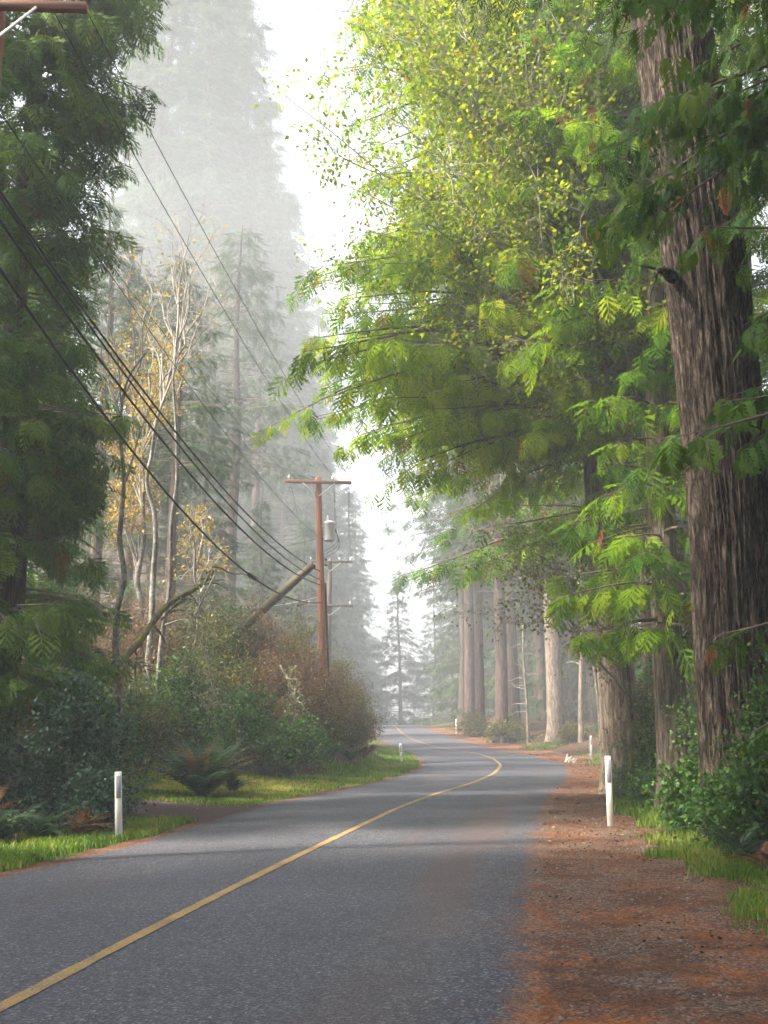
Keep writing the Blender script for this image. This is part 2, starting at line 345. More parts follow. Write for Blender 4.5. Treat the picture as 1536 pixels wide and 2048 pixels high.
def ground_mat():
    m, t, out = newmat('ground_cover_soil')
    co = objco(t)
    fine = noise(t, co, 42., 6, .7); med = noise(t, co, 5., 4, .6); big = noise(t, co, .9, 3, .5)
    duff = ramp(t, [(.25, (.022, .013, .009)), (.5, (.06, .033, .02)), (.75, (.12, .065, .035))], math_(t, 'ADD', math_(t, 'MULTIPLY', fine, .65), math_(t, 'MULTIPLY', med, .35)))
    shoulder, spk = shoulder_col(t, co, fine, med, big)
    drv = ramp(t, [(.2, (.03, .018, .018)), (.5, (.085, .055, .052)), (.8, (.16, .11, .10))], fine)
    soil = ramp(t, [(.3, (.035, .055, .012)), (.65, (.075, .115, .018))], fine)
    mos = ramp(t, [(.25, (.09, .085, .012)), (.5, (.22, .205, .018)), (.78, (.32, .28, .028))], math_(t, 'ADD', math_(t, 'MULTIPLY', fine, .55), math_(t, 'MULTIPLY', med, .45)))
    jit = math_(t, 'MULTIPLY', math_(t, 'SUBTRACT', fine, .5), 1.1)
    def edge(a): return ramp(t, [(.35, (0, 0, 0)), (.62, (1, 1, 1))], math_(t, 'ADD', attr(t, a), jit))
    c = mixc(t, edge('needles'), duff, shoulder); c = mixc(t, edge('dirt'), c, drv); c = mixc(t, edge('grass'), c, soil); c = mixc(t, edge('moss'), c, mos)
    p = nd(t, 'ShaderNodeBsdfPrincipled'); p.inputs['Roughness'].default_value = .95; p.inputs['Specular IOR Level'].default_value = .2
    t.links.new(c, p.inputs['Base Color'])
    h = math_(t, 'ADD', math_(t, 'MULTIPLY', fine, .7), math_(t, 'MULTIPLY', spk.outputs['Distance'], .5))
    t.links.new(bump(t, h, .9, .03), p.inputs['Normal']); t.links.new(p.outputs[0], out.inputs['Surface'])
    return m
def grid_axis(segs):
    a = [np.array([segs[0][0]])]
    for x0, x1, st in segs: a.append(np.linspace(x0, x1, max(2, int(round((x1 - x0) / st)) + 1))[1:])
    return np.concatenate(a)
gx = grid_axis([(-210, -60, 10), (-60, -24, 2.), (-24, -9, .5), (-9, 9, .1), (9, 20, .35), (20, 60, 2), (60, 210, 10)])
gy = grid_axis([(-60, -6, 3), (-6, 4, .5), (4, 12, .09), (12, 33, .13), (33, 60, .3), (60, 110, .8), (110, 200, 5), (200, 390, 19)])
X, Y = np.meshgrid(gx, gy); x1, y1 = X.ravel(), Y.ravel()
gr, mo, di, ne = masks(x1, y1)
rust = np.clip((1 - smst(y1, 7.5, 11.5)) * .85 + smst(y1, 26, 32) * .9, 0, 1) * (x1 > xr(y1) - .6)
zz = terrain(x1, y1) + ne * (n2(x1, y1, .12, 2, 91) - .5) * .03 * (x1 > xr(y1) + .25)
nx, ny = len(gx), len(gy); i = (np.arange(ny - 1)[:, None] * nx + np.arange(nx - 1)[None]).ravel()
g = mesh('ground', np.stack([x1, y1, zz], -1), np.stack([i, i + 1, i + nx + 1, i + nx], -1), ground_mat(), None,
         {'grass': gr, 'moss': mo, 'dirt': di, 'needles': ne, 'rust': rust}, True)
tag(g, kind='structure', label='leaf-strewn forest floor, verges and dirt driveway beside the road')

# ------------------------------------------------------------------ road and its centre line
def road_mat():
    m, t, out = newmat('worn_asphalt'); co = objco(t)
    v = nd(t, 'ShaderNodeTexVoronoi'); v.inputs['Scale'].default_value = 62.; t.links.new(co, v.inputs['Vector'])
    fine = noise(t, co, 60., 5, .7); big = noise(t, co, .55, 4, .55); med = noise(t, co, 3.5, 4, .6)
    c = ramp(t, [(0, (.014, .014, .017)), (.5, (.043, .046, .064)), (.8, (.112, .113, .13)), (1, (.34, .31, .28))], v.outputs['Color'])
    c = mixc(t, math_(t, 'MULTIPLY', ramp(t, [(.35, (0, 0, 0)), (.7, (1, 1, 1))], big), .35), c, (.075, .073, .078))
    st = math_(t, 'ADD', attr(t, 'stain'), math_(t, 'MULTIPLY', math_(t, 'SUBTRACT', med, .5), .55))
    c = mixc(t, math_(t, 'MULTIPLY', ramp(t, [(.25, (0, 0, 0)), (.75, (1, 1, 1))], math_(t, 'ADD', st, math_(t, 'MULTIPLY', math_(t, 'SUBTRACT', fine, .5), 1.6))), .55), c, (.092, .058, .047))
    c_sp = attr(t, 'spill'); sp = math_(t, 'ADD', c_sp, math_(t, 'MULTIPLY', math_(t, 'SUBTRACT', math_(t, 'ADD', math_(t, 'MULTIPLY', med, .6), math_(t, 'MULTIPLY', fine, .6)), .6), 1.5))
    dirtc, _k = shoulder_col(t, co, noise(t, co, 42., 6, .7), noise(t, co, 5., 4, .6), noise(t, co, .9, 3, .5))
    c = mixc(t, ramp(t, [(.42, (0, 0, 0)), (.6, (1, 1, 1))], sp), c, dirtc)
    p = nd(t, 'ShaderNodeBsdfPrincipled'); p.inputs['Specular IOR Level'].default_value = .45
    t.links.new(math_(t, 'ADD', ramp(t, [(.3, (.55,) * 3), (.7, (.75,) * 3)], big), math_(t, 'MULTIPLY', c_sp, .3), True), p.inputs['Roughness'])
    t.links.new(math_(t, 'SUBTRACT', .45, math_(t, 'MULTIPLY', c_sp, .25), True), p.inputs['Specular IOR Level'])
    t.links.new(c, p.inputs['Base Color']); t.links.new(bump(t, math_(t, 'ADD', v.outputs['Distance'], math_(t, 'MULTIPLY', fine, .4)), .8, .012), p.inputs['Normal'])
    t.links.new(p.outputs[0], out.inputs['Surface']); return m
ry = grid_axis([(-40, 4, 1.), (4, 30, .16), (30, 100, .4), (100, 135, 1.5)]); nu = 61; u = np.linspace(0, 1, nu)
L0, R0 = xl(ry), xr(ry)
rag = .10
jl = (n2(ry, ry * 0, .8, 3, 5) - .5) * 2 * rag; jr = (n2(ry, ry * 0 + 9, .7, 3, 6) - .5) * 2.6 * rag
RX = (L0 - .12 + jl)[:, None] * (1 - u) + (R0 + .22)[:, None] * u; RY = np.repeat(ry[:, None], nu, 1)
RZ = zroad(RY) + .03 * (1 - (2 * u - 1) ** 2)[None] - .024 * np.maximum(smst(u, .93, 1.), 0) - .02 * (u < .01)
uu = np.repeat(u[None], len(ry), 0)
tr = np.exp(-((uu - .80) / .075) ** 2) * .8 + np.exp(-((uu - .64) / .035) ** 2) * .35 + np.exp(-((uu - .22) / .08) ** 2) * .45 + np.exp(-((uu - .40) / .05) ** 2) * .25
stain = tr * (n2(RX, RY / 3.5, 1.3, 3, 61) * 2.2 - .35)
spill = np.clip(1 - (R0[:, None] - RX) / .65, 0, 1.3) * .72 + np.clip(1 - (RX - L0[:, None]) / .22, 0, 1.2) * .62
i = (np.arange(len(ry) - 1)[:, None] * nu + np.arange(nu - 1)[None]).ravel()
r = mesh('road', np.stack([RX, RY, RZ], -1).reshape(-1, 3), np.stack([i, i + 1, i + nu + 1, i + nu], -1), road_mat(), None, {'stain': stain.ravel(), 'spill': spill.ravel(), 'rust': (np.clip((1 - smst(RY, 7.5, 11.5)) * .85 + smst(RY, 26, 32) * .9, 0, 1) * (uu > .5)).ravel()}, True)
tag(r, kind='structure', label='grey asphalt country road winding away')
def line_mat():
    m, t, out = newmat('worn_yellow_paint'); co = objco(t)
    w_ = ramp(t, [(.42, (1, 1, 1)), (.60, (0, 0, 0))], math_(t, 'ADD', math_(t, 'MULTIPLY', noise(t, co, 55., 5, .7), .7), math_(t, 'MULTIPLY', noise(t, co, 2.5, 3), .3)))
    c = mixc(t, w_, (.105, .085, .06), (.42, .25, .065))
    p = nd(t, 'ShaderNodeBsdfPrincipled'); p.inputs['Roughness'].default_value = .7; t.links.new(c, p.inputs['Base Color'])
    t.links.new(bump(t, noise(t, co, 70., 4), .7, .008), p.inputs['Normal']); t.links.new(p.outputs[0], out.inputs['Surface']); return m
cx = xc(ry); cen = np.stack([cx, ry], -1); tg = nrm(np.gradient(cen, axis=0)); nn = np.stack([tg[:, 1], -tg[:, 0]], -1)
wv = np.linspace(-1, 1, 5); hw = .052 + (n2(ry, ry * 0 + 3, .35, 2, 8) - .5) * .02
P = cen[:, None] + nn[:, None] * (wv[None, :, None] * hw[:, None, None])
uq = (P[..., 0] - RX[:, :1]) / (RX[:, -1:] - RX[:, :1])
LZ = np.interp(P[..., 1], ry, zroad(ry)) + .03 * (1 - (2 * uq - 1) ** 2) + .005
i = (np.arange(len(ry) - 1)[:, None] * 5 + np.arange(4)[None]).ravel()
l = mesh('road_marking', np.concatenate([P, LZ[..., None]], -1).reshape(-1, 3), np.stack([i, i + 1, i + 6, i + 5], -1), line_mat())
tag(l, kind='structure', label='single worn yellow centre line')

# ------------------------------------------------------------------ foliage building blocks
def leaf_quads(fing):
    """list of (base, tip, half width) in the plane -> one quad each"""
    V = []; F = []
    for b, tp, hw in fing:
        b = np.array(b); tp = np.array(tp); d = tp - b; n = np.array([-d[1], d[0]]); n = n / (np.linalg.norm(n) + 1e-9) * hw
        mid = b + d * .42; k = len(V); V += [b, mid - n, tp, mid + n]; F.append((k, k + 1, k + 2, k + 3))
    return np.array(V), np.array(F)
def spray_tpl(pairs=10, lobes=0, seed=0, wid=.17, reach=.46, bend=.22):
    r = rng(seed); fg = [((0, 0), (1, 0), .016)]
    for q, tt in enumerate(np.linspace(.10, .95, pairs)):
        for sgn in (-1, 1):
            t0 = tt + sgn * .02; a = math.radians(58 - 26 * tt + r.normal(0, 5)); ln = (reach * (1 - tt) ** .75 + .07) * r.uniform(.8, 1.12) * min(1, .55 + tt * 2.2)
            dx, dy = math.cos(a) * ln, sgn * math.sin(a) * ln
            fg.append(((t0, 0), (t0 + dx, dy), max(wid * ln * (.8 if lobes else 1), .018)))
            for z in range(lobes):
                f = .3 + .5 * (z + .5) / lobes
                for s2 in (-1, 1):
                    a2 = a * sgn + s2 * .6; l2 = ln * .40 * (1 - f * .6); b = (t0 + dx * f, dy * f)
                    fg.append((b, (b[0] + math.cos(a2) * l2, b[1] + math.sin(a2) * l2), max(.2 * l2, .012)))
    V2, F = leaf_quads(fg)
    z = -bend * V2[:, 0] ** 2 - .30 * np.abs(V2[:, 1]) ** 1.2
    return np.column_stack([V2, z]), F
def leaf_tpl(n=1, wid=.34):
    V = np.array([(0, 0, 0), (.38, -wid, .06), (1, 0, -.06), (.38, wid, .06), (.5, 0, -.04)]); F = np.array([(0, 1, 4, 3), (1, 2, 3, 4)])
    return V, F
TP_HI = [spray_tpl(9, 3, 1, .085, .55), spray_tpl(8, 3, 5, .09, .62, .4), spray_tpl(10, 2, 6, .08, .48, .15)]; TP_MID = spray_tpl(6, 1, 2, .105, .60); TP_CUR = [spray_tpl(7, 1, 7, .095, .60, .30), spray_tpl(6, 1, 8, .10, .66, .45), spray_tpl(8, 1, 9, .085, .52, .18), spray_tpl(5, 1, 10, .11, .72, .38)]; TP_LOW = spray_tpl(5, 0, 3, .12, .60)
TP_FIR = spray_tpl(7, 0, 4, .10, .40, .12); TP_LEAF = leaf_tpl()
def inst(tpl, O, A, N, sz, tone, vt=0.):
    """place template at origins O, long axis A, normal N, size sz -> V, F, tone"""
    V, F = tpl; m = len(O); A = nrm(A); B = nrm(np.cross(N, A)); N = np.cross(A, B)
    sz = np.broadcast_to(np.asarray(sz, float), (m,))[:, None, None]
    Q = O[:, None] + sz * (V[None, :, 0:1] * A[:, None] + V[None, :, 1:2] * B[:, None] + V[None, :, 2:3] * N[:, None])
    FF = (np.arange(m)[:, None, None] * len(V) + F[None]).reshape(-1, F.shape[1])
    T = np.repeat(np.asarray(tone, float), len(V))
    return Q.reshape(-1, 3), FF, T
def spray_tones(r, m, dead=.03, lo=0., hi=.92, mean=.5, sd=.22):
    t = np.clip(r.normal(mean, sd, m), lo, hi); d = r.random(m) < dead; t[d] = r.uniform(.95, 1, d.sum()); return t
def trunk_mesh(P, R, k, rows, amp, fr, seed, flare=.6, fl_h=.5):
    """tapered, fluted trunk from a path"""
    C = curve(P, rows); Rr = np.interp(np.linspace(0, 1, rows), np.linspace(0, 1, len(R)), R)
    hgt = C[:, 2] - C[0, 2]; a = np.linspace(0, 2 * np.pi, k, endpoint=False)
    lob = .5 + .5 * np.cos(a * 5 + seed) * .7 + .25 * np.cos(a * 3 + seed * 2)
    fl = 1 + flare * np.exp(-hgt / fl_h)[:, None] * (.45 + .55 * lob[None])
    Q = np.stack([np.broadcast_to(np.cos(a) * fr, (rows, k)), np.broadcast_to(np.sin(a) * fr, (rows, k)), np.repeat(hgt[:, None] * (.7 if amp > .05 else .55), k, 1)], -1)
    warp = fbm(Q * .6, 2, seed + 5)[..., None] * 1.3
    n_ = fbm(Q + warp, 3, seed); ridge = 1 - np.abs(2 * n_ - 1) * 1.6
    rad = Rr[:, None] * fl + amp * (ridge - .5) + Rr[:, None] * .07 * (fbm(Q * .3, 2, seed + 9) - .5)
    V = C[:, None] + rad[..., None] * np.stack([np.cos(a), np.sin(a), 0 * a], -1)[None]
    i = np.arange(rows - 1)[:, None] * k; j = np.arange(k)[None]; j2 = (j + 1) % k
    F = np.stack([i + j, i + j2, i + k + j2, i + k + j], -1).reshape(-1, 4)
    V = np.concatenate([V.reshape(-1, 3), C[-1:]]); top = (rows - 1) * k
    T = np.stack([top + np.arange(k), top + (np.arange(k) + 1) % k, np.full(k, len(V) - 1)], -1)
    return V, [F, T]
def bough_set(r, axis, zs, L, az, tpl, spr, up=.12, drp=.5, tip=.14, dens=1., hang=.75, dead=.03, mean=.5, bare=.22, keep=1., twl=.30, stp=.17):
    """boughs with twigs and hanging sprays. axis(z)->xyz on trunk; returns wood MB, foliage MB"""
    wood = MB(); fol = MB()
    for z, l, a in zip(zs, L, az):
        tpl_ = tpl[r.integers(len(tpl))] if isinstance(tpl, list) else tpl
        o = axis(z); d = np.array([math.cos(a), math.sin(a), 0]); sd = np.array([-d[1], d[0], 0])
        t = np.linspace(0, 1, 10); u_ = up * r.uniform(.5, 1.6); dr_ = drp * r.uniform(.75, 1.25); wb = r.normal(0, .09)
        path = o + l * (t[:, None] * d + (wb * t ** 2 + .03 * np.sin(t * 7 + r.uniform(0, 6)))[:, None] * sd)
        path[:, 2] += l * (u_ * t - dr_ * t ** 2 * .8 + tip * t ** 4)
        rb = .010 + .0075 * l; wood.add(*tubes(path, (rb * (1 - t) ** .8 + .004), 5, False))
        k = max(3, int(l * 5.2 * dens)); tt = np.sort(bare + (1 - bare) * r.random(k) ** .8); sgn = np.where(np.arange(k) % 2 == 0, 1, -1)
        b = np.stack([np.interp(tt, t, path[:, q]) for q in range(3)], -1)
        tl = np.minimum((.22 + twl * l * (1.02 - tt)), 1.7) * r.uniform(.7, 1.25, k); an = np.radians(r.uniform(38, 72, k)) * sgn
        td = nrm(np.cos(an)[:, None] * d + np.sin(an)[:, None] * sd + np.stack([0 * an, 0 * an, -.18 - .25 * r.random(k)], -1))
        s = np.linspace(0, 1, 4); tp = b[:, None] + tl[:, None, None] * s[None, :, None] * td[:, None]
        tp[:, :, 2] -= (.22 * tl)[:, None] * s ** 2
        wood.add(*tubes(tp, np.repeat((.005 + .003 * tl)[:, None], 4, 1) * (1 - .8 * s), 3, False))
        npr = np.maximum(2, np.ceil(tl / stp * dens).astype(int)); id_ = np.repeat(np.arange(k), npr)
        ss = np.concatenate([(np.arange(q) + .6) / q for q in npr]); sg = np.concatenate([np.where(np.arange(q) % 2 == 0, 1, -1) for q in npr])
        if keep < 1:
            mk = r.random(len(id_)) < keep; id_, ss, sg = id_[mk], ss[mk], sg[mk]
        m = len(id_); O = b[id_] + (tl[id_] * ss)[:, None] * td[id_]; O[:, 2] -= .22 * tl[id_] * ss ** 2
        ps = nrm(np.cross(td[id_], [0, 0, 1.])) * sg[:, None]
        A = td[id_] * r.uniform(.35, .8, m)[:, None] + ps * r.uniform(.25, .75, m)[:, None] + np.array([0, 0, -1.]) * (hang * r.uniform(.55, 1.3, m))[:, None] + r.normal(0, .12, (m, 3))
        A = nrm(A); B = nrm(np.cross(A, [0, 0, 1.]) + r.normal(0, .45, (m, 3))); N = np.cross(A, B); N = np.where((N[:, 2] < 0)[:, None], -N, N)
        bt = np.clip(r.normal(mean, .13), 0, .9)
        fol.add(*inst(tpl_, O, A, N, spr * r.uniform(.4, 1.15, m), spray_tones(r, m, dead, 0, .92, bt, .15)))
        # terminal spray
        fol.add(*inst(tpl_, path[-2:-1], (path[-1:] - path[-3:-2]), np.array([[0, 0, 1.]]), [spr * 1.2], [bt]))
    return wood, fol
def conifer(name, label, cat, base, H, r0, z0, z1, reach, n, seed, tpl, spr, leaf, bark, lean=(0, 0), az=None, group=None, k=28, rows=70, amp=.02, path=None, deadz=0, tops=True, lv=(.62, 1.12), **kw):
    """whole evergreen: trunk, boughs, sprays. reach(f) = bough length for f in 0..1 up the crown"""
    r = rng(seed); x, y = base; z = gz(x, y) - .15
    th = thing(name, label, cat, (x, y, z), group)
    if path is None:
        wob = r.normal(0, .012 * H, (4, 2)); hs_ = np.array([0, .28, .52, .76, 1.]) * H
        path = [(x + lean[0] * h / H + (wob[q - 1, 0] * .5 if q else 0), y + lean[1] * h / H + (wob[q - 1, 1] * .5 if q else 0), z + h) for q, h in enumerate(hs_)]
    path = np.array(path); hh = path[:, 2] - path[0, 2]
    R = r0 * np.maximum(1 - np.linspace(0, 1, 12) * (1 if tops else .5), 0) ** .75 + .012
    mesh('trunk', *trunk_mesh(path, R, k, rows, amp, 9 if amp > .03 else 5, seed), M[bark], th, None, True)
    ax = lambda zq: np.array([np.interp(zq - z, hh, path[:, q]) for q in range(3)])
    f = np.sort(r.random(n)); zs = z + z0 + (z1 - z0) * f
    azs = r.uniform(0, 2 * np.pi, n) if az is None else az(r, n, f)
    L = np.array([reach(q) for q in f]) * r.uniform(*lv, n)
    if az is not None and hasattr(az, 'len'): L = L * az.len(azs)
    wood, fol = bough_set(r, ax, zs, L, azs, tpl, spr, **kw)
    if deadz:
        for q in range(deadz):
            zq = z + z0 * r.uniform(.35, 1.05); a = r.uniform(0, 6.28); l_ = r.uniform(.5, 2.2); o = ax(zq); tt = np.linspace(0, 1, 5)[:, None]
            wood.add(*tubes(o + tt * l_ * np.array([math.cos(a), math.sin(a), -.15]) + tt ** 2 * l_ * np.array([0, 0, -.2]), .018 * (1 - .8 * tt[:, 0]), 4, False))
    wood.build('boughs', M['twig'], th); fol.build('foliage', M[leaf], th)
    return th
def az_bias(az0, kk, kl=.3):
    def f(r, n, fr):
        a = r.uniform(0, 2 * np.pi, n * 6); p = (1 + kk * np.cos(a - az0)) / (1 + kk); a = a[r.random(len(a)) < p][:n]
        while len(a) < n: a = np.concatenate([a, [az0 + r.normal(0, .8)]])
        return a
    f.len = lambda a: 1 + kl * np.cos(a - az0)
    return f
def cluster_leaves(r, P, D, per, size, spread=.16, flat=.5):
    """leaves round twig points P with twig direction D"""
    m = len(P) * per; O = np.repeat(P, per, 0) + r.normal(0, spread, (m, 3)); A = np.repeat(D, per, 0) * .5 + r.normal(0, .7, (m, 3)) + np.array([0, 0, -.25])
    N = r.normal(0, 1 - flat, (m, 3)) + np.array([0, 0, flat * 1.6]); return O, A, N, size * r.uniform(.6, 1.25, m)
def limbs(r, starts, ends, r0, lift=.15, wig=.05, n=10):
    """curving limbs from starts to ends -> paths (m,n,3), radii (m,n)"""
    starts = np.asarray(starts, float); ends = np.asarray(ends, float); m = len(starts); t = np.linspace(0, 1, n)[None, :, None]
    ln = np.linalg.norm(ends - starts, axis=1)[:, None, None]
    P = starts[:, None] * (1 - t) + ends[:, None] * t; P[:, :, 2:] += ln * lift * 4 * t * (1 - t) * .5
    ph = r.uniform(0, 6.28, (m, 1, 3)); P += ln * wig * np.sin(t * r.uniform(4, 9, (m, 1, 3)) + ph) * t * (1 - .0 * t) - ln * wig * np.sin(ph) * t * 0
    R = np.asarray(r0)[:, None] * (1 - t[0, :, 0][None] * .85); return P, R
def broadleaf(name, label, cat, base, trunk, r0, tips, seed, leaf, bark, lsize=.075, per=5, tw=9, twl=1.2, leafless=0., group=None, start=(.35, .95), sub=5, wig=.05, lift=.12, twmat='twig_grey', spread=.13, rt=.028, leaf_from=0.):
    """deciduous tree: a leaning trunk path, limbs to the given tips, twigs, leaves"""
    r = rng(seed); th = thing(name, label, cat, (base[0], base[1], trunk[0][2]), group)
    mesh('trunk', *trunk_mesh(trunk, r0 * np.linspace(1, .22, 8), 14, 60, .006, 4, seed, .35, .25), M[bark], th, None, True)
    C = curve(trunk, 40); tips = np.asarray(tips, float); m = len(tips)
    hh = (tips[:, 2] - C[0, 2]) / (C[-1, 2] - C[0, 2] + 1e-6); si = np.clip((np.clip(hh - .28, start[0], start[1]) + r.normal(0, .05, m)) * 39, 2, 39).astype(int)
    LP, LR = limbs(r, C[si], tips, rt * r.uniform(.6, 1.2, m), lift, wig); wood = MB().add(*tubes(LP, LR + .004, 5, False))
    # twigs
    q = np.repeat(np.arange(m), tw); tt = r.uniform(.3, 1, len(q)); fi = tt * 9; i0 = np.minimum(fi.astype(int), 8); fr = (fi - i0)[:, None]
    S0 = LP[q, i0] * (1 - fr) + LP[q, i0 + 1] * fr; D = nrm(nrm(LP[q, -1] - LP[q, 0]) * .7 + r.normal(0, .6, (len(q), 3)))
    TP_, TR = limbs(r, S0, S0 + D * (twl * r.uniform(.4, 1.2, len(q)))[:, None], np.full(len(q), rt * .32), .08, .07, 6); wood.add(*tubes(TP_, TR + .0025, 4, False))
    q2 = np.repeat(np.arange(len(q)), sub); i1 = r.integers(1, 6, len(q2)); S1 = TP_[q2, i1]; D1 = nrm(D[q2] * .5 + r.normal(0, .7, (len(q2), 3)))
    E1 = S1 + D1 * (twl * .35 * r.uniform(.4, 1.3, len(q2)))[:, None]; SP, SR = limbs(r, S1, E1, np.full(len(q2), rt * .14), .05, .08, 4); wood.add(*tubes(SP, SR + .0015, 3, False))
    wood.build('limbs', M[twmat], th)
    if per:
        P_ = np.concatenate([SP[:, 1], SP[:, 2], SP[:, 3]]); D_ = np.concatenate([D1] * 3); mk = r.random(len(P_)) > leafless
        if leaf_from: mk &= P_[:, 2] > leaf_from
        O, A, N, sz = cluster_leaves(r, P_[mk], D_[mk], per, lsize, spread); ct = np.repeat(np.clip(r.normal(.5, .2, mk.sum()), 0, 1), per)
        MB().add(*inst(TP_LEAF, O, A, N, sz, np.clip(ct + r.normal(0, .14, len(O)), 0, 1))).build('foliage', M[leaf], th)
    return th
def shrub(name, label, x, y, rad, h, seed, leaf='leaf_green', n=60, lsize=.06, per=7, group=None, stem='twig_dark', z=None, cat='shrub', squash=1., wild=.25, spread=.07):
    r = rng(seed); z = gz(x, y) - .05 if z is None else z; th = thing(name, label, cat, (x, y, z), group)
    a = r.uniform(0, 6.28, n); el = r.uniform(.12, 1.5, n); f = r.uniform(.65, 1.1, n); lump = .45 + 1.1 * fbm(np.stack([np.cos(a) * 1.4, np.sin(a) * 1.4, el * 1.6], -1), 2, seed)
    E_ = np.stack([x + np.cos(a) * np.cos(el) * rad * f * lump, y + np.sin(a) * np.cos(el) * rad * squash * f * lump, z + .12 + np.sin(el) * h * f * lump], -1)
    S_ = np.stack([x + r.normal(0, rad * .15, n), y + r.normal(0, rad * .15, n), np.full(n, z)], -1)
    LP, LR = limbs(r, S_, E_, np.full(n, .011), .12, .05, 8); w_ = MB().add(*tubes(LP, LR + .002, 4, False))
    q = np.repeat(np.arange(n), 7); i0 = r.integers(3, 8, len(q)); S1 = LP[q, i0]; D = nrm(nrm(LP[q, -1] - LP[q, 0]) * .5 + r.normal(0, .6, (len(q), 3)) + np.array([0, 0, .15])); ln = r.uniform(.15, .55, len(q)) * (wild + .3 * rad)
    SP, SR = limbs(r, S1, S1 + D * ln[:, None] * 1.6, np.full(len(q), .004), .05, .08, 5); w_.add(*tubes(SP, SR + .001, 3, False)); w_.build('stems', M[stem], th)
    P_ = SP[:, 1:].reshape(-1, 3); D_ = np.repeat(D, 4, 0)
    if per:
        mk = r.random(len(P_)) < min(1, per / 2.); pr = max(1, int(per / 2)); P_ = P_[mk]; D_ = D_[mk]
        O, A, N, sz = cluster_leaves(r, P_, D_, pr, lsize, spread, .45); ct = np.repeat(np.clip(r.normal(.45, .2, len(P_)), 0, 1), pr)
        ok = O[:, 2] > terrain(O[:, 0], O[:, 1]) + .01; O, A, N, sz, ct = O[ok], A[ok], N[ok], sz[ok], ct[ok]
        MB().add(*inst(TP_LEAF, O, A, N, sz, np.clip(ct + r.normal(0, .18, len(O)), 0, 1))).build('foliage', M[leaf], th)
    return th
def fern(name, label, x, y, ln, seed, n=34, leaf='fern', pairs=22, arch=1., group=None, dead=.06):
    r = rng(seed); z = gz(x, y); th = thing(name, label, 'fern', (x, y, z), group); f = MB(); st = MB()
    for q in range(n):
        a = r.uniform(0, 6.28); l_ = ln * r.uniform(.65, 1.1); e0 = math.radians(r.uniform(40, 84)); t = np.linspace(0, 1, 14); drop = r.uniform(.5, 1.15) * arch
        hor = l_ * (math.cos(e0) * t + .32 * t ** 2); ver = l_ * (math.sin(e0) * t - drop * .62 * t ** 2.2)
        d = np.array([math.cos(a), math.sin(a), 0]); sd = np.array([-d[1], d[0], 0]); P = np.array([x, y, z + .02]) + r.normal(0, .05, 3) * [1, 1, 0] + hor[:, None] * d + (r.normal(0, .1) * l_ * t ** 2)[:, None] * sd; P[:, 2] += ver
        P[:, 2] = np.maximum(P[:, 2], terrain(P[:, 0], P[:, 1]) + .03 + .02 * r.random())
        st.add(*tubes(P, .006 * (1 - .8 * t), 3, False))
        s = np.linspace(.1, .98, pairs); B = np.stack([np.interp(s, t, P[:, k]) for k in range(3)], -1); T = nrm(np.gradient(B, axis=0)); Nn = np.cross(T, sd); Nn = np.where(Nn[:, 2:] < 0, -Nn, Nn)
        pl = .17 * l_ * (np.sin(np.pi * (s * .88 + .1)) ** .7) * (1.15 - .55 * s)
        for sg in (-1, 1):
            A = sd * sg + T * .45 + Nn * -.18 + r.normal(0, .06, (pairs, 3)); tn = np.clip(r.normal(.42, .18) + r.normal(0, .06, pairs), 0, .92) if r.random() > dead else np.full(pairs, .99)
            f.add(*inst(PINNA, B, A, Nn + r.normal(0, .15, (pairs, 3)), pl, tn))
    st.build('stalks', M['twig_dark'], th); f.build('fronds', M[leaf], th); return th
PINNA = (np.array([(0, -.035, 0), (.0, .035, 0), (.35, .085, .015), (.35, -.085, .015), (1, 0, -.06)]), None)
PINNA = (np.array([(0, 0, 0), (.3, -.105, .015), (1, 0, -.07), (.3, .105, .015)]), np.array([(0, 1, 2, 3)]))

# ------------------------------------------------------------------ big trunk on the right
r = rng(11)
pth = [W(px, py, d) for px, py, d in ((1500, 1690, 15.0), (1478, 1400, 14.9), (1458, 1000, 14.7), (1418, 600, 14.5), (1372, 250, 14.3), (1335, 0, 14.2), (1300, -260, 14.1), (1240, -700, 14.0))]
th = thing('douglas_fir_tree', 'massive furrowed fir trunk leaning toward the road behind dark hanging cedar boughs', 'tree', (pth[0][0], pth[0][1], pth[0][2] - .1))
pth[0][2] -= .25
V, Fs = trunk_mesh(pth, [.52, .515, .525, .535, .53, .51, .47, .40], 230, 720, .085, 16, 4, .45, .5)
mesh('trunk', V, Fs, M['bark_fir'], th, None, True)
for px, py in ((1330, 372), (1308, 545)):                       # knots with broken branch stubs
    o = W(px + 14, py, 14.0); t = np.linspace(0, 1, 6)[:, None]; kn = MB()
    C_ = curve(np.array([o + [.25, .3, .05], o + [.02, -.05, 0], o + [-.12, -.22, -.08], o + [-.16, -.30, -.2]]), 14)
    kn.add(*tubes(C_, np.array([.11, .11, .11, .105, .10, .09, .08, .07, .06, .05, .045, .04, .03, .015]) * .8, 8))
    for q in range(6):
        b = C_[r.integers(5, 12)]; d = nrm(r.normal(0, 1, 3) + [-.7, -.6, -.1]); kn.add(*tubes(b + t * d * r.uniform(.12, .4), .016 * (1 - .8 * t[:, 0]), 4))
    kn.build('branch_stub', M['bark_fir'], th)
ax = lambda zq: np.array([np.interp(zq, [p[2] for p in pth], [p[q] for p in pth]) for q in range(3)])
zs = r.uniform(12.5, 17, 16); wd, fo = bough_set(r, ax, zs, r.uniform(2.5, 4, 16), r.uniform(0, 6.28, 16), TP_FIR, .5, up=.1, drp=.3, hang=.5)
wd.build('boughs', M['twig_dark'], th); fo.build('foliage', M['fir'], th)

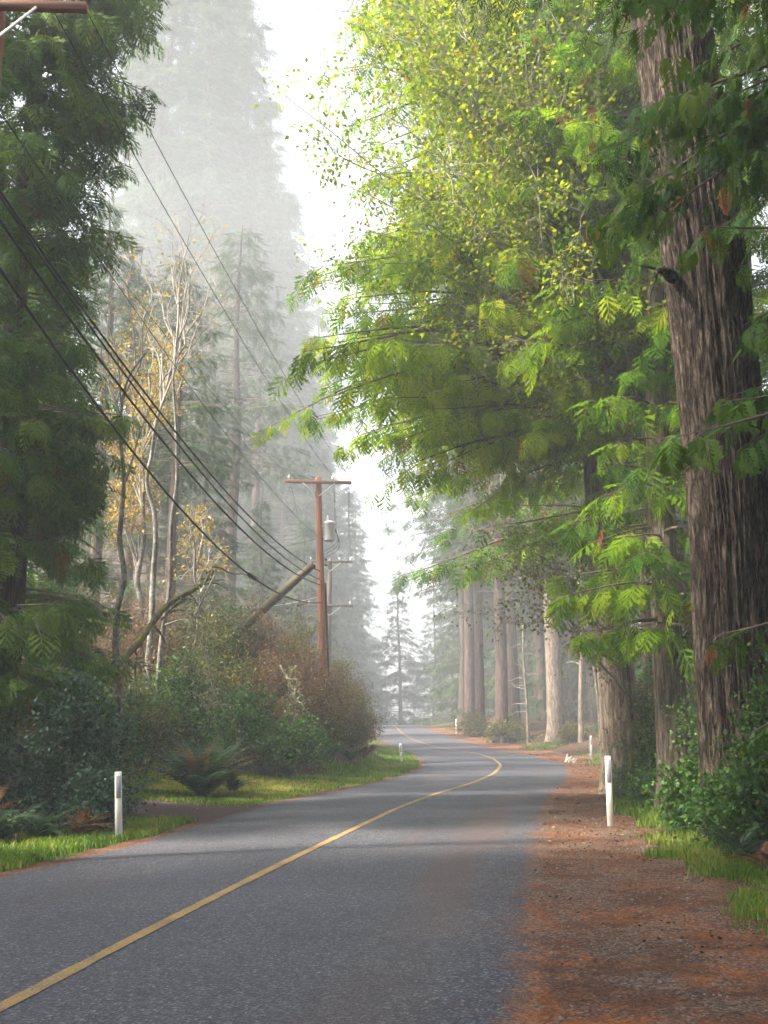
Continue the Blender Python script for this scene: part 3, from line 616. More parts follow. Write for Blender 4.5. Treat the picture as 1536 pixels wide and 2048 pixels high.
# ------------------------------------------------------------------ cedars
def rc_left(f): return 1.65 + .75 * float(smst(f, .64, .74)) - .5 * float(smst(f, .85, 1)) + .35 * math.sin(f * 23)
conifer('cedar_tree', 'tall dark cedar at the left edge, boughs drooping almost to the shrubs', 'tree', (-6.95, 20), 18.3, .34, 2.2, 17.9, rc_left, 370, 21, TP_CUR, .52, 'cedar', 'bark_red', dens=.95, dead=.02, az=az_bias(-1.1, .6, .1), mean=.70, amp=.02, hang=1.)
conifer('cedar_tree', 'dark cedar cut by the left edge, in front of the tall one', 'tree', (-8.9, 16.2), 16, .32, 1.8, 15, lambda f: 3.0 - .6 * f, 150, 22, TP_MID, .44, 'cedar', 'bark_red', dens=1., dead=.02, az=az_bias(0, .8, .1), mean=.42)
conifer('cedar_tree', 'shadowy cedar filling the gap behind the dark left cedar', 'tree', (-10.2, 27), 17, .36, 1.2, 16.5, lambda f: 3.3 - 1.2 * f, 120, 23, TP_LOW, .55, 'cedar', 'bark_red', dens=.8, dead=.02, mean=.38)
conifer('cedar_tree', 'dense low cedar right behind the trunk of the tall left cedar', 'tree', (-8.6, 24), 15, .28, .8, 14.6, lambda f: 3.0 - 1.9 * f, 140, 38, TP_LOW, .6, 'cedar', 'bark_red', dens=.85, dead=.02, mean=.42)
conifer('cedar_tree', 'deep green cedar farther back, left of the white alders', 'tree', (-12.6, 36), 18, .36, 1.5, 17.5, lambda f: 3.8 - 1.6 * f, 120, 24, TP_LOW, .6, 'cedar', 'bark_red', dens=.7, dead=.02, mean=.4)

def rc_near(f): return 3.3 + 1.0 * float(smst(f, .42, .62)) - .6 * float(smst(f, .75, .95)) + .4 * math.sin(f * 31)
conifer('cedar_tree', 'near cedar rooted outside the view whose dark boughs hang over the big trunk', 'tree', (7.0, 10.3), 14, .40, 1.6, 12.2, rc_near, 150, 31, TP_HI, .36, 'cedar', 'bark_red', dens=.85, dead=.025, lv=(.6, 1.06), az=az_bias(math.pi, 1.0, .12), mean=.56, hang=.95, tops=True, drp=.62)
pc = [W(px, py, 26) for px, py in ((1246, 1512), (1236, 1400), (1222, 1250), (1208, 1080), (1190, 800), (1170, 400), (1150, 0), (1135, -250))]
pc[0][2] = gz(pc[0][0], 26) - .15
def rc_big(f): return 6.0 - .7 * float(smst(f, .5, 1)) - 1.5 * float(1 - smst(f, 0, .22)) + .35 * math.sin(f * 17) + 1.1 * math.exp(-((f - .2) / .1) ** 2)
conifer('cedar_tree', 'sunlit yellow-green cedar spreading its long boughs over the road', 'tree', (pc[0][0], 26), 24, .46, 8.0, 22.0, rc_big, 300, 32, TP_CUR, .52, 'cedar_sunlit', 'bark_pale', path=pc, dens=.7, dead=.022, az=az_bias(math.pi + .45, .85, .13), mean=.62, hang=1.15, up=.24, drp=.58, tip=.10, k=60, rows=160, amp=.035, bare=.15, twl=.22, lv=(.72, 1.08))
p3 = [W(px, py, 20.5) for px, py in ((1352, 1532), (1342, 1400), (1330, 1200), (1318, 900), (1306, 500), (1296, 100), (1290, -150))]
p3[0][2] = gz(p3[0][0], 20.5) - .15
conifer('cedar_tree', 'slender cedar between the big trunk and the sunlit cedar', 'tree', (p3[0][0], 20.5), 20, .30, 3.2, 18, lambda f: 1.75 + .35 * math.sin(f * 19) + .7 * float(smst(f, .5, .7)), 120, 33, TP_CUR, .56, 'cedar_sunlit', 'bark_pale', path=p3, dens=.9, dead=.05, az=az_bias(math.pi + .9, .6, .15), mean=.4, hang=.9, k=40, rows=120, amp=.025)
conifer('cedar_tree', 'green cedar behind the sunlit one, filling the upper middle of the canopy', 'tree', (8.3, 34), 28, .40, 7.5, 27, lambda f: 6.6 - 1.8 * f + .5 * math.sin(f * 21), 150, 34, TP_LOW, .62, 'cedar_sunlit', 'bark_red', dens=.62, dead=.04, az=az_bias(math.pi, .6, .2), mean=.36, stp=.22)
conifer('cedar_tree', 'dark cedar in the forest right behind the massive fir trunk', 'tree', (9.6, 22), 24, .36, 1.5, 22, lambda f: 3.4 - 1.2 * f, 130, 35, TP_LOW, .58, 'cedar', 'bark_red', dens=.85, dead=.03, mean=.45)
conifer('cedar_tree', 'dim cedar farther into the right-hand forest behind the slender cedar', 'tree', (11.5, 33), 26, .36, 2.5, 24, lambda f: 4.2 - 1.8 * f, 130, 36, TP_LOW, .62, 'cedar', 'bark_red', dens=.7, dead=.03, mean=.42)

shade_cedar = conifer('cedar_tree', 'unseen cedar added for shade, second row left of the near road', 'tree', (-12.5, -2.5), 30, .45, 4, 29.5, lambda f: 6.8 - 3.4 * f, 260, 37, TP_LOW, .95, 'cedar', 'bark_red', dens=.6, mean=.42)  # added out of view to block sun and sky from the near air
for x_, y_, rz_, sc_, lb_ in ((-19.5, -5, 1, 1.0, 'unseen cedar added for shade, left of and behind the viewpoint'), (-9.5, -14, 3, .9, 'unseen cedar added for shade, farther behind the viewpoint, left of the road'), (11.5, 12, 6, 1., 'unseen cedar added for shade, second row right of the near road'), (-14.5, 4, 4, .95, 'unseen cedar added for shade, left of the near road'), (-8.5, -8.5, 1.5, .9, 'unseen cedar added for shade, behind the viewpoint at the left verge'), (10.5, -1, 3.3, .9, 'unseen cedar added for shade, behind the viewpoint at the right verge'), (-27, -17, 2, 1.05, 'unseen cedar added for shade, well behind the viewpoint in the left forest'), (-13, -26, 5, 1., 'unseen cedar added for shade, far behind the viewpoint by the road')):
    copy_tree(shade_cedar, (x_, y_, gz(x_, y_) - .15), rz_, sc_, lb_)  # more added blockers, unseen, keeping the near road and mist in shade
# ------------------------------------------------------------------ firs: three kinds, then copies in the mist
FG = 'firs standing in the mist'
def fx(px, d): return float(W(px, 1300, d)[0])
fa = conifer('fir_tree', 'tall fir with a bare brown trunk just left of the utility pole', 'tree', (fx(463, 66), 66), 29, .40, 12.5, 28.8, lambda f: 4.6 * (1 - f) ** .6 + .4, 180, 41, TP_FIR, .72, 'fir', 'bark_red', group=FG, dens=.62, stp=.3, up=.06, drp=.30, hang=.4, mean=.45, dead=.0, amp=.03, k=26, deadz=26, tip=.05)
fb = conifer('fir_tree', 'broad misty fir whose ragged top rises left of the white sky gap', 'tree', (fx(505, 118), 118), 62, .5, 7, 61, lambda f: 8.0 * (1 - f) ** .8 + .5, 430, 42, TP_FIR, 1.5, 'fir', 'bark_red', group=FG, lv=(.45, 1.15), dens=.5, stp=.40, up=.04, drp=.28, hang=.35, mean=.5, dead=0, amp=.03, k=18, deadz=10, tip=.06)
fc = conifer('fir_tree', 'pale cone-shaped fir alone in the mist where the road disappears', 'tree', (fx(800, 158), 158), 26.5, .3, .3, 24.5, lambda f: 5.6 * (1 - f) ** .8 + .3, 270, 43, TP_FIR, 1.0, 'fir', 'bark_red', group=FG, dens=.6, stp=.36, up=.1, drp=.25, hang=.3, mean=.5, dead=0, k=12, tip=.05)
fd = conifer('fir_tree', 'fir at the right of the bend, feathery boughs hanging toward the road gap', 'tree', (fx(938, 80), 80), 38, .40, 10.5, 37, lambda f: 6.2 * (1 - f) ** .5 + .5, 150, 44, TP_FIR, .85, 'fir', 'bark_red', lean=(-1.2, 0), group=FG, dens=.55, stp=.34, up=.02, drp=.32, hang=.5, mean=.42, dead=.01, k=24, amp=.03, deadz=10, tip=.02)
cp = [(fa, 503, 92, 1.1, 'second bare fir trunk left of the utility pole, fainter and deeper in mist'),
      (fb, 350, 122, 1.2, 'ghostly fir left in the mist above the white alders'),
      (fb, 425, 135, 1.3, 'palest tall fir almost lost in mist between its darker neighbours'),
      (fb, 285, 118, 1.1, 'misty fir peeking from behind the top of the dark left cedar'),
      (fb, 585, 130, .85, 'misty fir rising behind the utility pole, below the white sky gap'),
      (fb, 555, 118, .85, 'misty fir standing above the bare brown fir trunks'),
      (fa, 560, 112, 1.05, 'dim fir beside the leaning cut log'),
      (fb, 640, 124, .55, 'short misty fir right behind the utility pole crossarm'),
      (fb, 690, 140, .55, 'faint fir behind the farther utility pole'),
      (fa, 335, 42, .58, 'brown fir trunk rising behind the white alder stems'),
      (fa, 180, 46, .72, 'fir hidden deep behind the dark left cedar'),
      (fa, 400, 104, 1.05, 'dim fir between the alders and the bare brown fir'),
      (fb, 560, 165, 1.3, 'pale fir whose edge melts into the white sky gap'),
      (fb, 622, 190, 1.3, 'faintest tall fir inside the white sky gap'),
      (fb, 604, 152, .95, 'ghostly fir at the left edge of the white sky gap'),
      (fb, 648, 168, .85, 'ghost of a fir in the lower part of the white sky gap'),
      (fb, 712, 185, .72, 'barely visible fir just above the farther utility pole'),
      (fc, 728, 185, 1.1, 'very faint fir left of the cone-shaped one at the road end'),
      (fb, 240, 128, 1.0, 'misty fir mostly hidden by the top of the dark left cedar'),
      (fb, 535, 138, 1.12, 'nearly white fir filling the mist left of the sky gap'),
      (fc, 868, 175, 1.0, 'faint smaller fir right of the cone-shaped one at the road end'),
      (fc, 905, 150, .95, 'bluish fir where the forest wall meets the road end'),
      (fd, 959, 73, .8, 'straight misty trunk second from the road gap in the right forest'),
      (fd, 1001, 66, .95, 'thick misty trunk leaning slightly, third from the road gap'),
      (fa, 1025, 70, 1.05, 'reddish misty trunk close beside the third trunk of the right forest'),
      (fa, 1073, 86, .7, 'thin dim trunk behind the moss-pale sapling'),
      (fa, 1084, 80, .85, 'dim trunk just left of the pale flared fir trunk'),
      (fa, 1139, 74, .62, 'dim trunk right behind the pale flared fir trunk'),
      (fa, 1184, 68, .8, 'brown trunk near the post at the outside of the bend'),
      (fb, 1120, 105, .6, 'broad dim fir closing the forest behind the right trunks'),
      (fb, 990, 112, .6, 'broad misty fir closing the forest behind the left end of the right trunks'),
      (fc, 955, 108, 1.1, 'dim bushy fir filling the gap behind the leftmost forest trunks'),
      (fc, 1012, 100, 1.15, 'dim bushy fir between the third trunk and the sapling, deep in the forest'),
      (fc, 1066, 94, 1.1, 'dim bushy fir deep behind the sapling'),
      (fc, 1118, 90, 1.15, 'dim bushy fir deep behind the flared fir trunk'),
      (fc, 1172, 84, 1.1, 'dim bushy fir deep behind the slim pale stem'),
      (fc, 1235, 78, 1.1, 'dim bushy fir deep behind the sunlit cedar trunk'),
      (fc, 1310, 72, 1.1, 'dim bushy fir deep behind the slender cedar'),
      (fc, 1400, 64, 1.1, 'dim bushy fir deep to the left of the massive trunk'),
      (fc, 610, 84, .62, 'young dim fir on the bank behind the utility pole'),
      (fc, 520, 70, .5, 'young dim fir on the bank between the bare brown trunks and the log'),
      (fc, 395, 58, .6, 'young dim fir behind the alder stems'),
      (fc, 250, 52, .8, 'young dim fir beside the dark left cedar'),
      (fa, 1300, 50, .8, 'fir trunk in the gap between the sunlit cedar and the slender cedar'),
      (fd, 1420, 55, .85, 'dark fir far behind the massive trunk'),
      (fb, 478, 128, 1.28, 'dimmest tall fir behind the broad misty fir'),
      (fb, 385, 116, .95, 'misty fir directly behind the tops of the bare alders'),
      (fa, 923, 94, .9, 'slim misty trunk nearest the road gap in the right forest')]
r = rng(77)
for src, px, d, sc, lab in cp:
    X_ = fx(px, d); copy_tree(src, (X_, d, gz(X_, d) - .15), r.uniform(0, 6.28), sc, lab)
pp = [W(px, py, 62) for px, py in ((1112, 1482), (1108, 1350), (1100, 1180), (1092, 900), (1086, 600), (1080, 250))]; pp[0][2] = gz(pp[0][0], 62) - .1
conifer('fir_tree', 'pale fir trunk with a flared mossy foot at the outside of the bend', 'tree', (pp[0][0], 62), 34, .46, 10, 27, lambda f: 4. - 2.5 * f, 80, 51, TP_FIR, .8, 'fir', 'bark_pale', path=pp, dens=.55, stp=.34, drp=.35, hang=.5, k=36, rows=90, amp=.025, deadz=8)
def sapling(name, label, pts, d, r0, bark, seed, nt=18):
    P = [W(a, b, d) for a, b in pts]; P[0][2] = gz(P[0][0], d) - .1; r = rng(seed)
    th = thing(name, label, 'tree', tuple(P[0])); mesh('trunk', *trunk_mesh(P, [r0, r0 * .8, r0 * .5], 12, 50, .005, 5, seed, .3, .3), M[bark], th, None, True)
    C = curve(P, 30); i0 = r.integers(8, 29, nt); D = r.normal(0, 1, (nt, 3)) * [1, 1, .4] + [0, 0, .2]
    TPp, TR = limbs(r, C[i0], C[i0] + nrm(D) * r.uniform(.4, 1.4, nt)[:, None], np.full(nt, r0 * .25), .1, .07, 6); MB().add(*tubes(TPp, TR + .003, 4)).build('limbs', M['twig_grey'], th); return th
sapling('sapling', 'moss-pale thin sapling stem standing before the right forest trunks', ((1057, 1482), (1054, 1410), (1048, 1330), (1046, 1250)), 63, .09, 'bark_pale', 5)
sapling('young_alder_tree', 'slim pale stem between the flared fir trunk and the sunlit cedar', ((1162, 1478), (1162, 1380), (1165, 1250), (1160, 1080)), 58, .15, 'bark_pale', 6)

# ------------------------------------------------------------------ deciduous trees
r = rng(61)
def tips(n, poly, d0, d1, sd):
    q = rng(sd); out = []
    while len(out) < n:
        px, py = q.uniform(540, 1300), q.uniform(-120, 700)
        if poly(px, py): out.append(W(px, py, q.uniform(d0, d1)))
    return np.array(out)
def mp(px, py):
    e = np.interp(py, [-120, 0, 60, 130, 200, 300, 420, 520, 620, 700], [660, 650, 620, 600, 575, 590, 610, 640, 760, 900]); return e < px < np.interp(py, [-120, 400, 700], [1250, 1220, 1050]) and not (640 < px < 860 and 300 < py < 520 and (px + py) % 7 < 5.5)
broadleaf('maple_tree', 'yellow-green broadleaf tree mingled with the sunlit cedar, leaves reaching into white sky', 'tree', (6.3, 22.5), [np.array([6.3, 22.5, .5]), np.array([6.1, 22.4, 4]), np.array([5.4, 22.2, 8.5]), np.array([4.3, 21.8, 13]), np.array([3.2, 21.5, 18.5])], .2,
          tips(74, mp, 18.5, 23.5, 3), 62, 'leaf_yellow', 'bark_alder', lsize=.108, per=3, tw=11, twl=1.15, sub=6, leafless=.30, start=(.3, .95), wig=.07, rt=.026, twmat='twig_grey')
vt = np.array([W(px, py, rng(8 + k).uniform(20.5, 23.5)) for k, (px, py) in enumerate(((930, 1092), (960, 1140), (1000, 1080), (1010, 1180), (1040, 1120), (1075, 1090), (1060, 1190), (1110, 1140), (1130, 1080), (1150, 1200), (990, 1220), (1165, 1120), (1095, 1230), (1020, 1130), (1180, 1060), (1140, 1260)))])
v0 = W(1262, 1490, 23); v0[2] = gz(v0[0], 23) - .05
broadleaf('vine_maple_tree', 'small-leaved vine maple reaching left from the foot of the sunlit cedar', 'tree', (v0[0], 23), [v0, W(1250, 1300, 23), W(1215, 1150, 22.6), W(1140, 1050, 22.2)], .05, vt, 63, 'leaf_olive', 'bark_moss', lsize=.075, per=3, tw=8, twl=.75, sub=4, leafless=.35, start=(.3, .95), rt=.016, lift=.1)
ru = np.array([W(px, py, rng(80 + k).uniform(33, 37)) for k, (px, py) in enumerate(((960, 930), (985, 985), (1010, 900), (930, 990), (1000, 1050), (1040, 960), (1060, 1030), (950, 1060), (1035, 880), (975, 1085)))])
v1 = W(1205, 1490, 38); v1[2] = gz(v1[0], 36)
broadleaf('withered_maple_tree', 'russet half-bare small tree in the mist under the sunlit boughs', 'tree', (v1[0], 38), [v1, W(1180, 1300, 38), W(1120, 1150, 37), W(1040, 960, 36)], .06, ru, 64, 'leaf_brown', 'bark_alder', lsize=.10, per=2, tw=9, twl=1.3, sub=5, leafless=.45, start=(.3, .95), rt=.02)

def alder(label, pts, d, r0, tip_px, seed, leaf='leaf_gold', per=1, leafless=.8, name='alder_tree', lf=0, twl=1.2, tw=8):
    P = [W(a, b, d) for a, b in pts]; P[0][2] = gz(P[0][0], d) - .1
    q_ = curve(P, 14); nz_ = rng(seed + 50).normal(0, .06, (14, 3)) * [1, 1, .2]; nz_[0] = 0; P = list(q_ + nz_)
    tp = np.array([W(a, b, d + rng(seed + k).uniform(-1.6, 1.6)) for k, (a, b) in enumerate(tip_px)])
    return broadleaf(name, label, 'tree', (P[0][0], d), P, r0, tp, seed, leaf, 'bark_alder', lsize=.11, per=per, tw=tw, twl=twl, sub=4, leafless=leafless, start=(.35, .97), rt=.03, lift=.05, wig=.06, leaf_from=lf)
alder('slim mottled alder stem standing nearest the dark left cedar, bare twigs above', ((236, 1440), (243, 1200), (246, 950), (250, 780), (300, 700)), 25, .10, ((210, 560), (330, 620), (260, 480), (180, 640), (340, 720), (230, 700), (300, 520)), 71)
alder('white-barked alder forking widely toward the misty firs', ((300, 1240), (306, 1080), (300, 920), (325, 800), (372, 690)), 32, .115, ((430, 540), (395, 600), (350, 480), (410, 470), (330, 560), (300, 600), (360, 420), (440, 620), (280, 520)), 72, leafless=.9)
alder('pale crooked alder stem right of the forking one', ((318, 1200), (344, 1040), (350, 900), (345, 800), (370, 640), (378, 560)), 31, .08, ((360, 460), (400, 520), (385, 430), (340, 540), (420, 590)), 73, leafless=.92)
alder('golden-leaved maple glowing behind the alder stems', ((280, 1260), (285, 1050), (290, 900), (300, 740)), 34.5, .12, ((230, 720), (262, 690), (300, 660), (335, 690), (370, 700), (240, 780), (215, 840), (262, 850), (310, 760), (350, 730), (235, 900), (290, 820), (225, 985), (260, 1000), (205, 960), (285, 985)), 74, per=4, leafless=.38, name='golden_maple_tree', twl=.85, tw=9)
alder('small golden sapling right of the alders below the cables', ((395, 1230), (398, 1130), (404, 1040)), 33, .04, ((385, 1010), (410, 1025), (430, 1080), (375, 1060), (440, 1110), (400, 1110), (360, 1090)), 75, per=2, leafless=.45, name='golden_sapling', twl=.7, tw=6)

# ------------------------------------------------------------------ logs and dead wood on the bank
def log(name, label, A, B, ra, rb, mat, seed, cat='log', cut=True):
    n = 60; t = np.linspace(0, 1, n); P = A + t[:, None] * (B - A); 
    if not cut: P[:, 2] += np.sin(t * 4.2) * .16 + np.sin(t * 13) * .05; P[:, 0] += np.sin(t * 9) * .06; P[:, 1] += np.sin(t * 7) * .1
    q = thing(name, label, cat, tuple(A)); V, F = tubes(P, np.interp(t, [0, 1], [ra, rb]) * (1 + .05 * np.sin(t * 23 + seed) * (not cut)), 18)
    mesh('log_body', V, F, M[mat], q, None, False); return q
lg = log('leaning_log', 'pale cut log leaning up out of the brush beside the utility pole', W(478, 1262, 36), W(627, 1128, 36), .16, .125, 'log', 1)
lg2 = log('mossy_log', 'mossy fallen trunk slanting up through the brush under the alders', W(205, 1365, 27), W(424, 1133, 30), .10, .05, 'bark_moss', 2, cut=False)
r = rng(91); w_ = MB()
Cm = np.array([W(205, 1365, 27) + t * (W(424, 1133, 30) - W(205, 1365, 27)) for t in np.linspace(.2, 1, 14)])
LPp, LRr = limbs(r, Cm, Cm + r.normal(0, .5, (14, 3)) + [.3, 0, -.25], np.full(14, .03), .1, .08, 8); w_.add(*tubes(LPp, LRr + .004, 5)).build('broken_branches', M['bark_moss'], lg2)
def lichen_branch(label, pts, d, seed):
    r = rng(seed); P = np.array([W(a, b, d) for a, b in pts]); C = curve(P, 24); th = thing('dead_branch', label, 'branch', tuple(P[0]))
    w_ = MB().add(*tubes(C, np.linspace(.03, .008, 24), 5)); n = 26; i0 = r.integers(4, 24, n)
    SP, SR = limbs(r, C[i0], C[i0] + r.normal(0, .35, (n, 3)) + [0, 0, -.1], np.full(n, .009), .05, .1, 6); w_.add(*tubes(SP, SR + .002, 4)); w_.build('dead_twigs', M['twig_grey'], th)
    O, A, N, sz = cluster_leaves(r, SP[:, 1:].reshape(-1, 3), np.repeat(SP[:, -1] - SP[:, 0], 5, 0), 4, .09, .07, .2); A[:, 2] -= .6
    MB().add(*inst(TP_LEAF, O, A, N, sz, r.random(len(O)))).build('lichen_clumps', M['lichen'], th)
lichen_branch('lichen-draped dead branch hanging below the tip of the mossy trunk', ((430, 1150), (400, 1210), (372, 1290), (385, 1360)), 29, 1)
lichen_branch('arched dead branch with grey lichen in the middle of the bank', ((330, 1250), (372, 1240), (410, 1310), (430, 1390), (452, 1430)), 28, 2)
lichen_branch('lichen-grey branch low on the bank below the utility pole', ((560, 1330), (585, 1380), (592, 1430), (598, 1470)), 33, 3)

# ------------------------------------------------------------------ utility poles and wires
def upole(base, top, label, r0, r1, mat, arm_z, arms, seed, tank=False, armd=(1, 0)):
    base = np.array(base, float); top = np.array(top, float); th = thing('utility_pole', label, 'utility pole', tuple(base))
    t = np.linspace(0, 1, 26)[:, None]; mb = MB(); V, F = tubes(base + t * (top - base), np.linspace(r0, r1, 26), 22); mesh('shaft', V, F, M[mat], th, None, False)
    ex = np.array([armd[0], armd[1], 0.]); ex /= np.linalg.norm(ex); ey = np.array([-ex[1], ex[0], 0]); R3 = np.array([ex, ey, [0, 0, 1.]]); at = lambda z: base + (top - base) * (z - base[2]) / (top[2] - base[2])
    for az_, half, ins in zip(arm_z, arms[0], arms[1]):
        o = at(az_) - ey * (r1 + .055); a_ = mesh('crossarm', *box(o, half * 2, .095, .12, .008, R3), M['arm' if mat == 'pole' else 'pole_grey'], th)
        for sg in (-1, 1):
            A = o + ex * sg * half * .48 + [0, 0, -.05] - ey * .055; B = at(az_ - .52) - ey * (r1 + .02); d = B - A; ln = np.linalg.norm(d); d /= ln; u2 = np.cross(d, ey); 
            mesh('brace', *box((A + B) / 2, ln, .035, .012, .002, np.array([d, u2, np.cross(d, u2)])), M['galv'], th)
        for xo in ins:
            c = o + ex * xo + [0, 0, .06]; V, F = lathe([(.0, 0), (.012, 0), (.012, .06), (.045, .065), (.05, .09), (.032, .105), (.045, .125), (.04, .15), (.022, .165), (.03, .185), (.0, .2)], 12, c); mesh('insulator', V, F, M['porcelain'], th, None, True)
    if tank:
        c = at(tank) + ex * (r1 + .26) - ey * .02 ; tk = mesh('transformer', *lathe([(0, -.36), (.19, -.36), (.2, -.345), (.2, .28), (.215, .285), (.215, .31), (.2, .315), (.2, .34), (.12, .375), (0, .385)], 26, c), M['tank'], th, None, True)
        mesh('bushing', *lathe([(0, .36), (.05, .37), (.03, .41), (.055, .43), (.03, .46), (.05, .48), (.025, .51), (.03, .56), (.01, .6), (0, .6)], 12, c + ex * -.08), M['porcelain'], tk, None, True)
        for zz in (.18, -.2): mesh('hanger_bracket', *box(c - ex * .22 + [0, 0, zz], .12, .09, .05, .004, R3), M['galv'], tk)
        for k in range(2): mesh('terminal', *lathe([(0, 0), (.03, 0), (.022, .04), (.028, .07), (0, .075)], 8, c + ex * .2 + [0, -.06 + .12 * k, .06]), M['galv'], tk)
        wr = MB(); tt = np.linspace(0, 1, 16)[:, None]
        for q, (p0, p1) in enumerate(((at(arm_z[0]) + ex * .62 + [0, -.15, -.05], c + ex * .1 + [0, 0, .36]), (at(arm_z[0]) + ex * 1.12 + [0, -.15, -.05], c + ex * .62 + [0, 0, -.3]))):
            p1 = np.array([p0[0], p1[1], p1[2]]); wr.add(*tubes(p0 + tt * (p1 - p0), np.full(16, .007), 5))
        for q in range(3):
            p0 = c + ex * .2 + [0, -.05, .1 - .05 * q]; p1 = at(tank - .75 - .12 * q) + ex * .12; bow = np.sin(tt * np.pi) * (.26 + .05 * q); wr.add(*tubes(p0 + tt * (p1 - p0) + bow * (ex + [0, 0, -.3]), np.full(16, .009), 5))
        wr.build('drop_wire', M['wire'], th)
        cz = tank - 1.05
        for k in range(2): mesh('clamp', *lathe([(0, -.05), (.05, -.04), (.055, .03), (.0, .06)], 10, at(cz - .2 * k) + ex * .2 - ey * .03), M['wire'], th, None, True)
        cd_ = MB(); p0 = at(tank - 1.9) + ex * (r1 + .05); p1 = at(base[2] + 1.) + ex * (r0 + .05); cd_.add(*tubes(p0 + tt * (p1 - p0), np.full(16, .035), 8)); cd_.build('conduit', M['wire'], th)
    return th, at, ex, ey
p2b = W(650, 1462, 39.5); p2t = W(636, 955, 39.5); p2b[2] = gz(p2b[0], 39.5) - .4
A2 = W(637, 966, 39.5)[2]
u2, at2, ex2, ey2 = upole(p2b, p2t, 'reddish-brown utility pole on the bank carrying a pale transformer can', .165, .115, 'pole', [A2], ([1.22], [(-1.08, .52, 1.14)]), 1, W(640, 1062, 39.5)[2], (1, .12))
p3b = W(655, 1460, 59); p3t = W(660, 1118, 59); p3b[2] = gz(p3b[0], 59) - .4
u3, at3, ex3, ey3 = upole(p3b, p3t, 'grey utility pole farther off, half hidden behind the reddish one', .16, .12, 'pole_grey', [W(660, 1124, 59)[2], W(660, 1212, 59)[2]], ([1.2, 1.25], [(-1.05, .5, 1.1), (-1.1, 1.1)]), 2, False, (1, .1))
arm_end = W(172, 12, 12.6)
p1x, p1y = arm_end[0] - 1.2, 12.75; p1 = np.array([p1x, p1y, 0]); 
u1, at1, ex1, ey1 = upole((p1x - .1, p1y, gz(p1x, p1y) - .4), (p1x, p1y, arm_end[2] + .25), 'near utility pole out of view but for its reddish crossarm at the top left corner', .165, .12, 'pole', [arm_end[2]], ([1.2], [(-1.05, .62, 1.06)]), 3, False, (1, .05))
def wire(label, A, B, sag, rad, cat='cable', name='overhead_cable', n=48, mat='wire', splice=None):
    A, B = np.array(A, float), np.array(B, float); t = np.linspace(0, 1, n)[:, None]; P = A + t * (B - A); P[:, 2] -= 4 * sag * (t * (1 - t))[:, 0]
    mb = MB().add(*tubes(P, np.full(n, rad), 6)); o = mb.build(name, M[mat], None, True, A); tag(o, label, cat, 'wires strung along the road')
    if splice:
        i0 = int(splice * n); mesh('splice_sleeve', *tubes(curve(P[i0 - 1:i0 + 2], 9), np.array([.02, .05, .06, .06, .06, .06, .06, .05, .02]), 8), M[mat], o)
    return o
ins1 = lambda xo: at1(arm_end[2]) + ex1 * xo - ey1 * .17 + [0, 0, .22]
ins2 = lambda xo: at2(A2) + ex2 * xo - ey2 * .17 + [0, 0, .22]
ins3 = lambda xo: at3(W(660, 1124, 59)[2]) + ex3 * xo - ey3 * .17 + [0, 0, .22]
wire('thin power line from the end of the crossarm at top left', ins1(1.06), ins2(1.14), .35, .0075, 'power line', 'power_line')
wire('thin power line second from the end of the near crossarm', ins1(.62), ins2(.52), .35, .0075, 'power line', 'power_line')
wire('thin power line at the pole side of the left cedar, lowest of the thin ones', ins1(-1.05), ins2(-1.08), .45, .0075, 'power line', 'power_line')
for xo, lb in ((1.14, 'right'), (.52, 'middle'), (-1.08, 'left')): wire('short far power line between the two far poles, ' + lb + ' insulator', ins2(xo), ins3(xo * .97), .25, .008, 'power line', 'power_line', 20)
def c1(py): v = W(-60, py, 12.9); return np.array([p1x + .12, 12.9, v[2]])
def c2(py, dx=0.): return at2(W(640, py, 39.5)[2]) + np.array([-.02 + dx, -.14, 0])
wire('thick black cable forming the upper of the close cable pair', c1(375), c2(1143), .75, .019)
wire('thick black cable forming the lower of the close cable pair', c1(384), c2(1160), .80, .017)
wire('thick black cable running alone between the cable pair and the lowest cable', c1(428), c2(1171), .85, .021)
wire('lowest thick black cable, with a bulging splice near the utility pole', c1(515), c2(1206), 1.2, .021, splice=.58)
wire('thin neutral wire ending beside the transformer on the utility pole', at1(arm_end[2] - 1.3) + [.1, 0, 0], at2(W(640, 1078, 39.5)[2]) + [0, -.14, 0], .5, .008, 'power line', 'power_line')
wire('short dark service wire going left from below the transformer into the trees', at2(W(640, 1076, 39.5)[2]), W(300, 1082, 48), .5, .011, 'cable', 'service_wire')
wire('pale slack wire low behind the leaning cut log', at2(W(640, 1192, 39.5)[2]), W(470, 1214, 50), .15, .008, 'cable', 'service_wire', mat='galv')

# ------------------------------------------------------------------ roadside posts
def rpost(px, pyb, pyt, lean, label, hgt=None, rot=0.):
    for d in np.arange(8, 90, .05):
        p = W(px, pyb, d)
        if p[2] <= max(float(zroad(d)) - .02, gz(p[0], d) if d > 0 else 0): break
    x, y = p[0], p[1]; z = gz(x, y) - .03; h = W(px, pyt, d)[2] - z if hgt is None else hgt
    th = thing('marker_post', label, 'marker post', (x, y, z), 'white roadside marker posts'); th.rotation_euler = (lean[1], lean[0], rot)
    wd, dp = .1, .045; bv = .006
    def part(nm, V, F, m): return mesh(nm, V, F, M[m], th, None, False, (0, 0, 0))
    V, F = box((0, 0, h / 2 - .03), wd, dp, h + .06, .008); top = V[:, 2] > h - .02; V[top, 0] *= .94; V[top & (V[:, 1] < 0), 2] -= .0
    part('post', V, F, 'post'); part('reflector', *box((0.004, -dp / 2 - .0005, h - .05 - h * .165), wd * .64, .006, h * .32, .002), 'reflector'); return th
rpost(1221, 1653, 1512, (0.0, 0), 'large white marker post on the dark shoulder right of the road', rot=-.2)
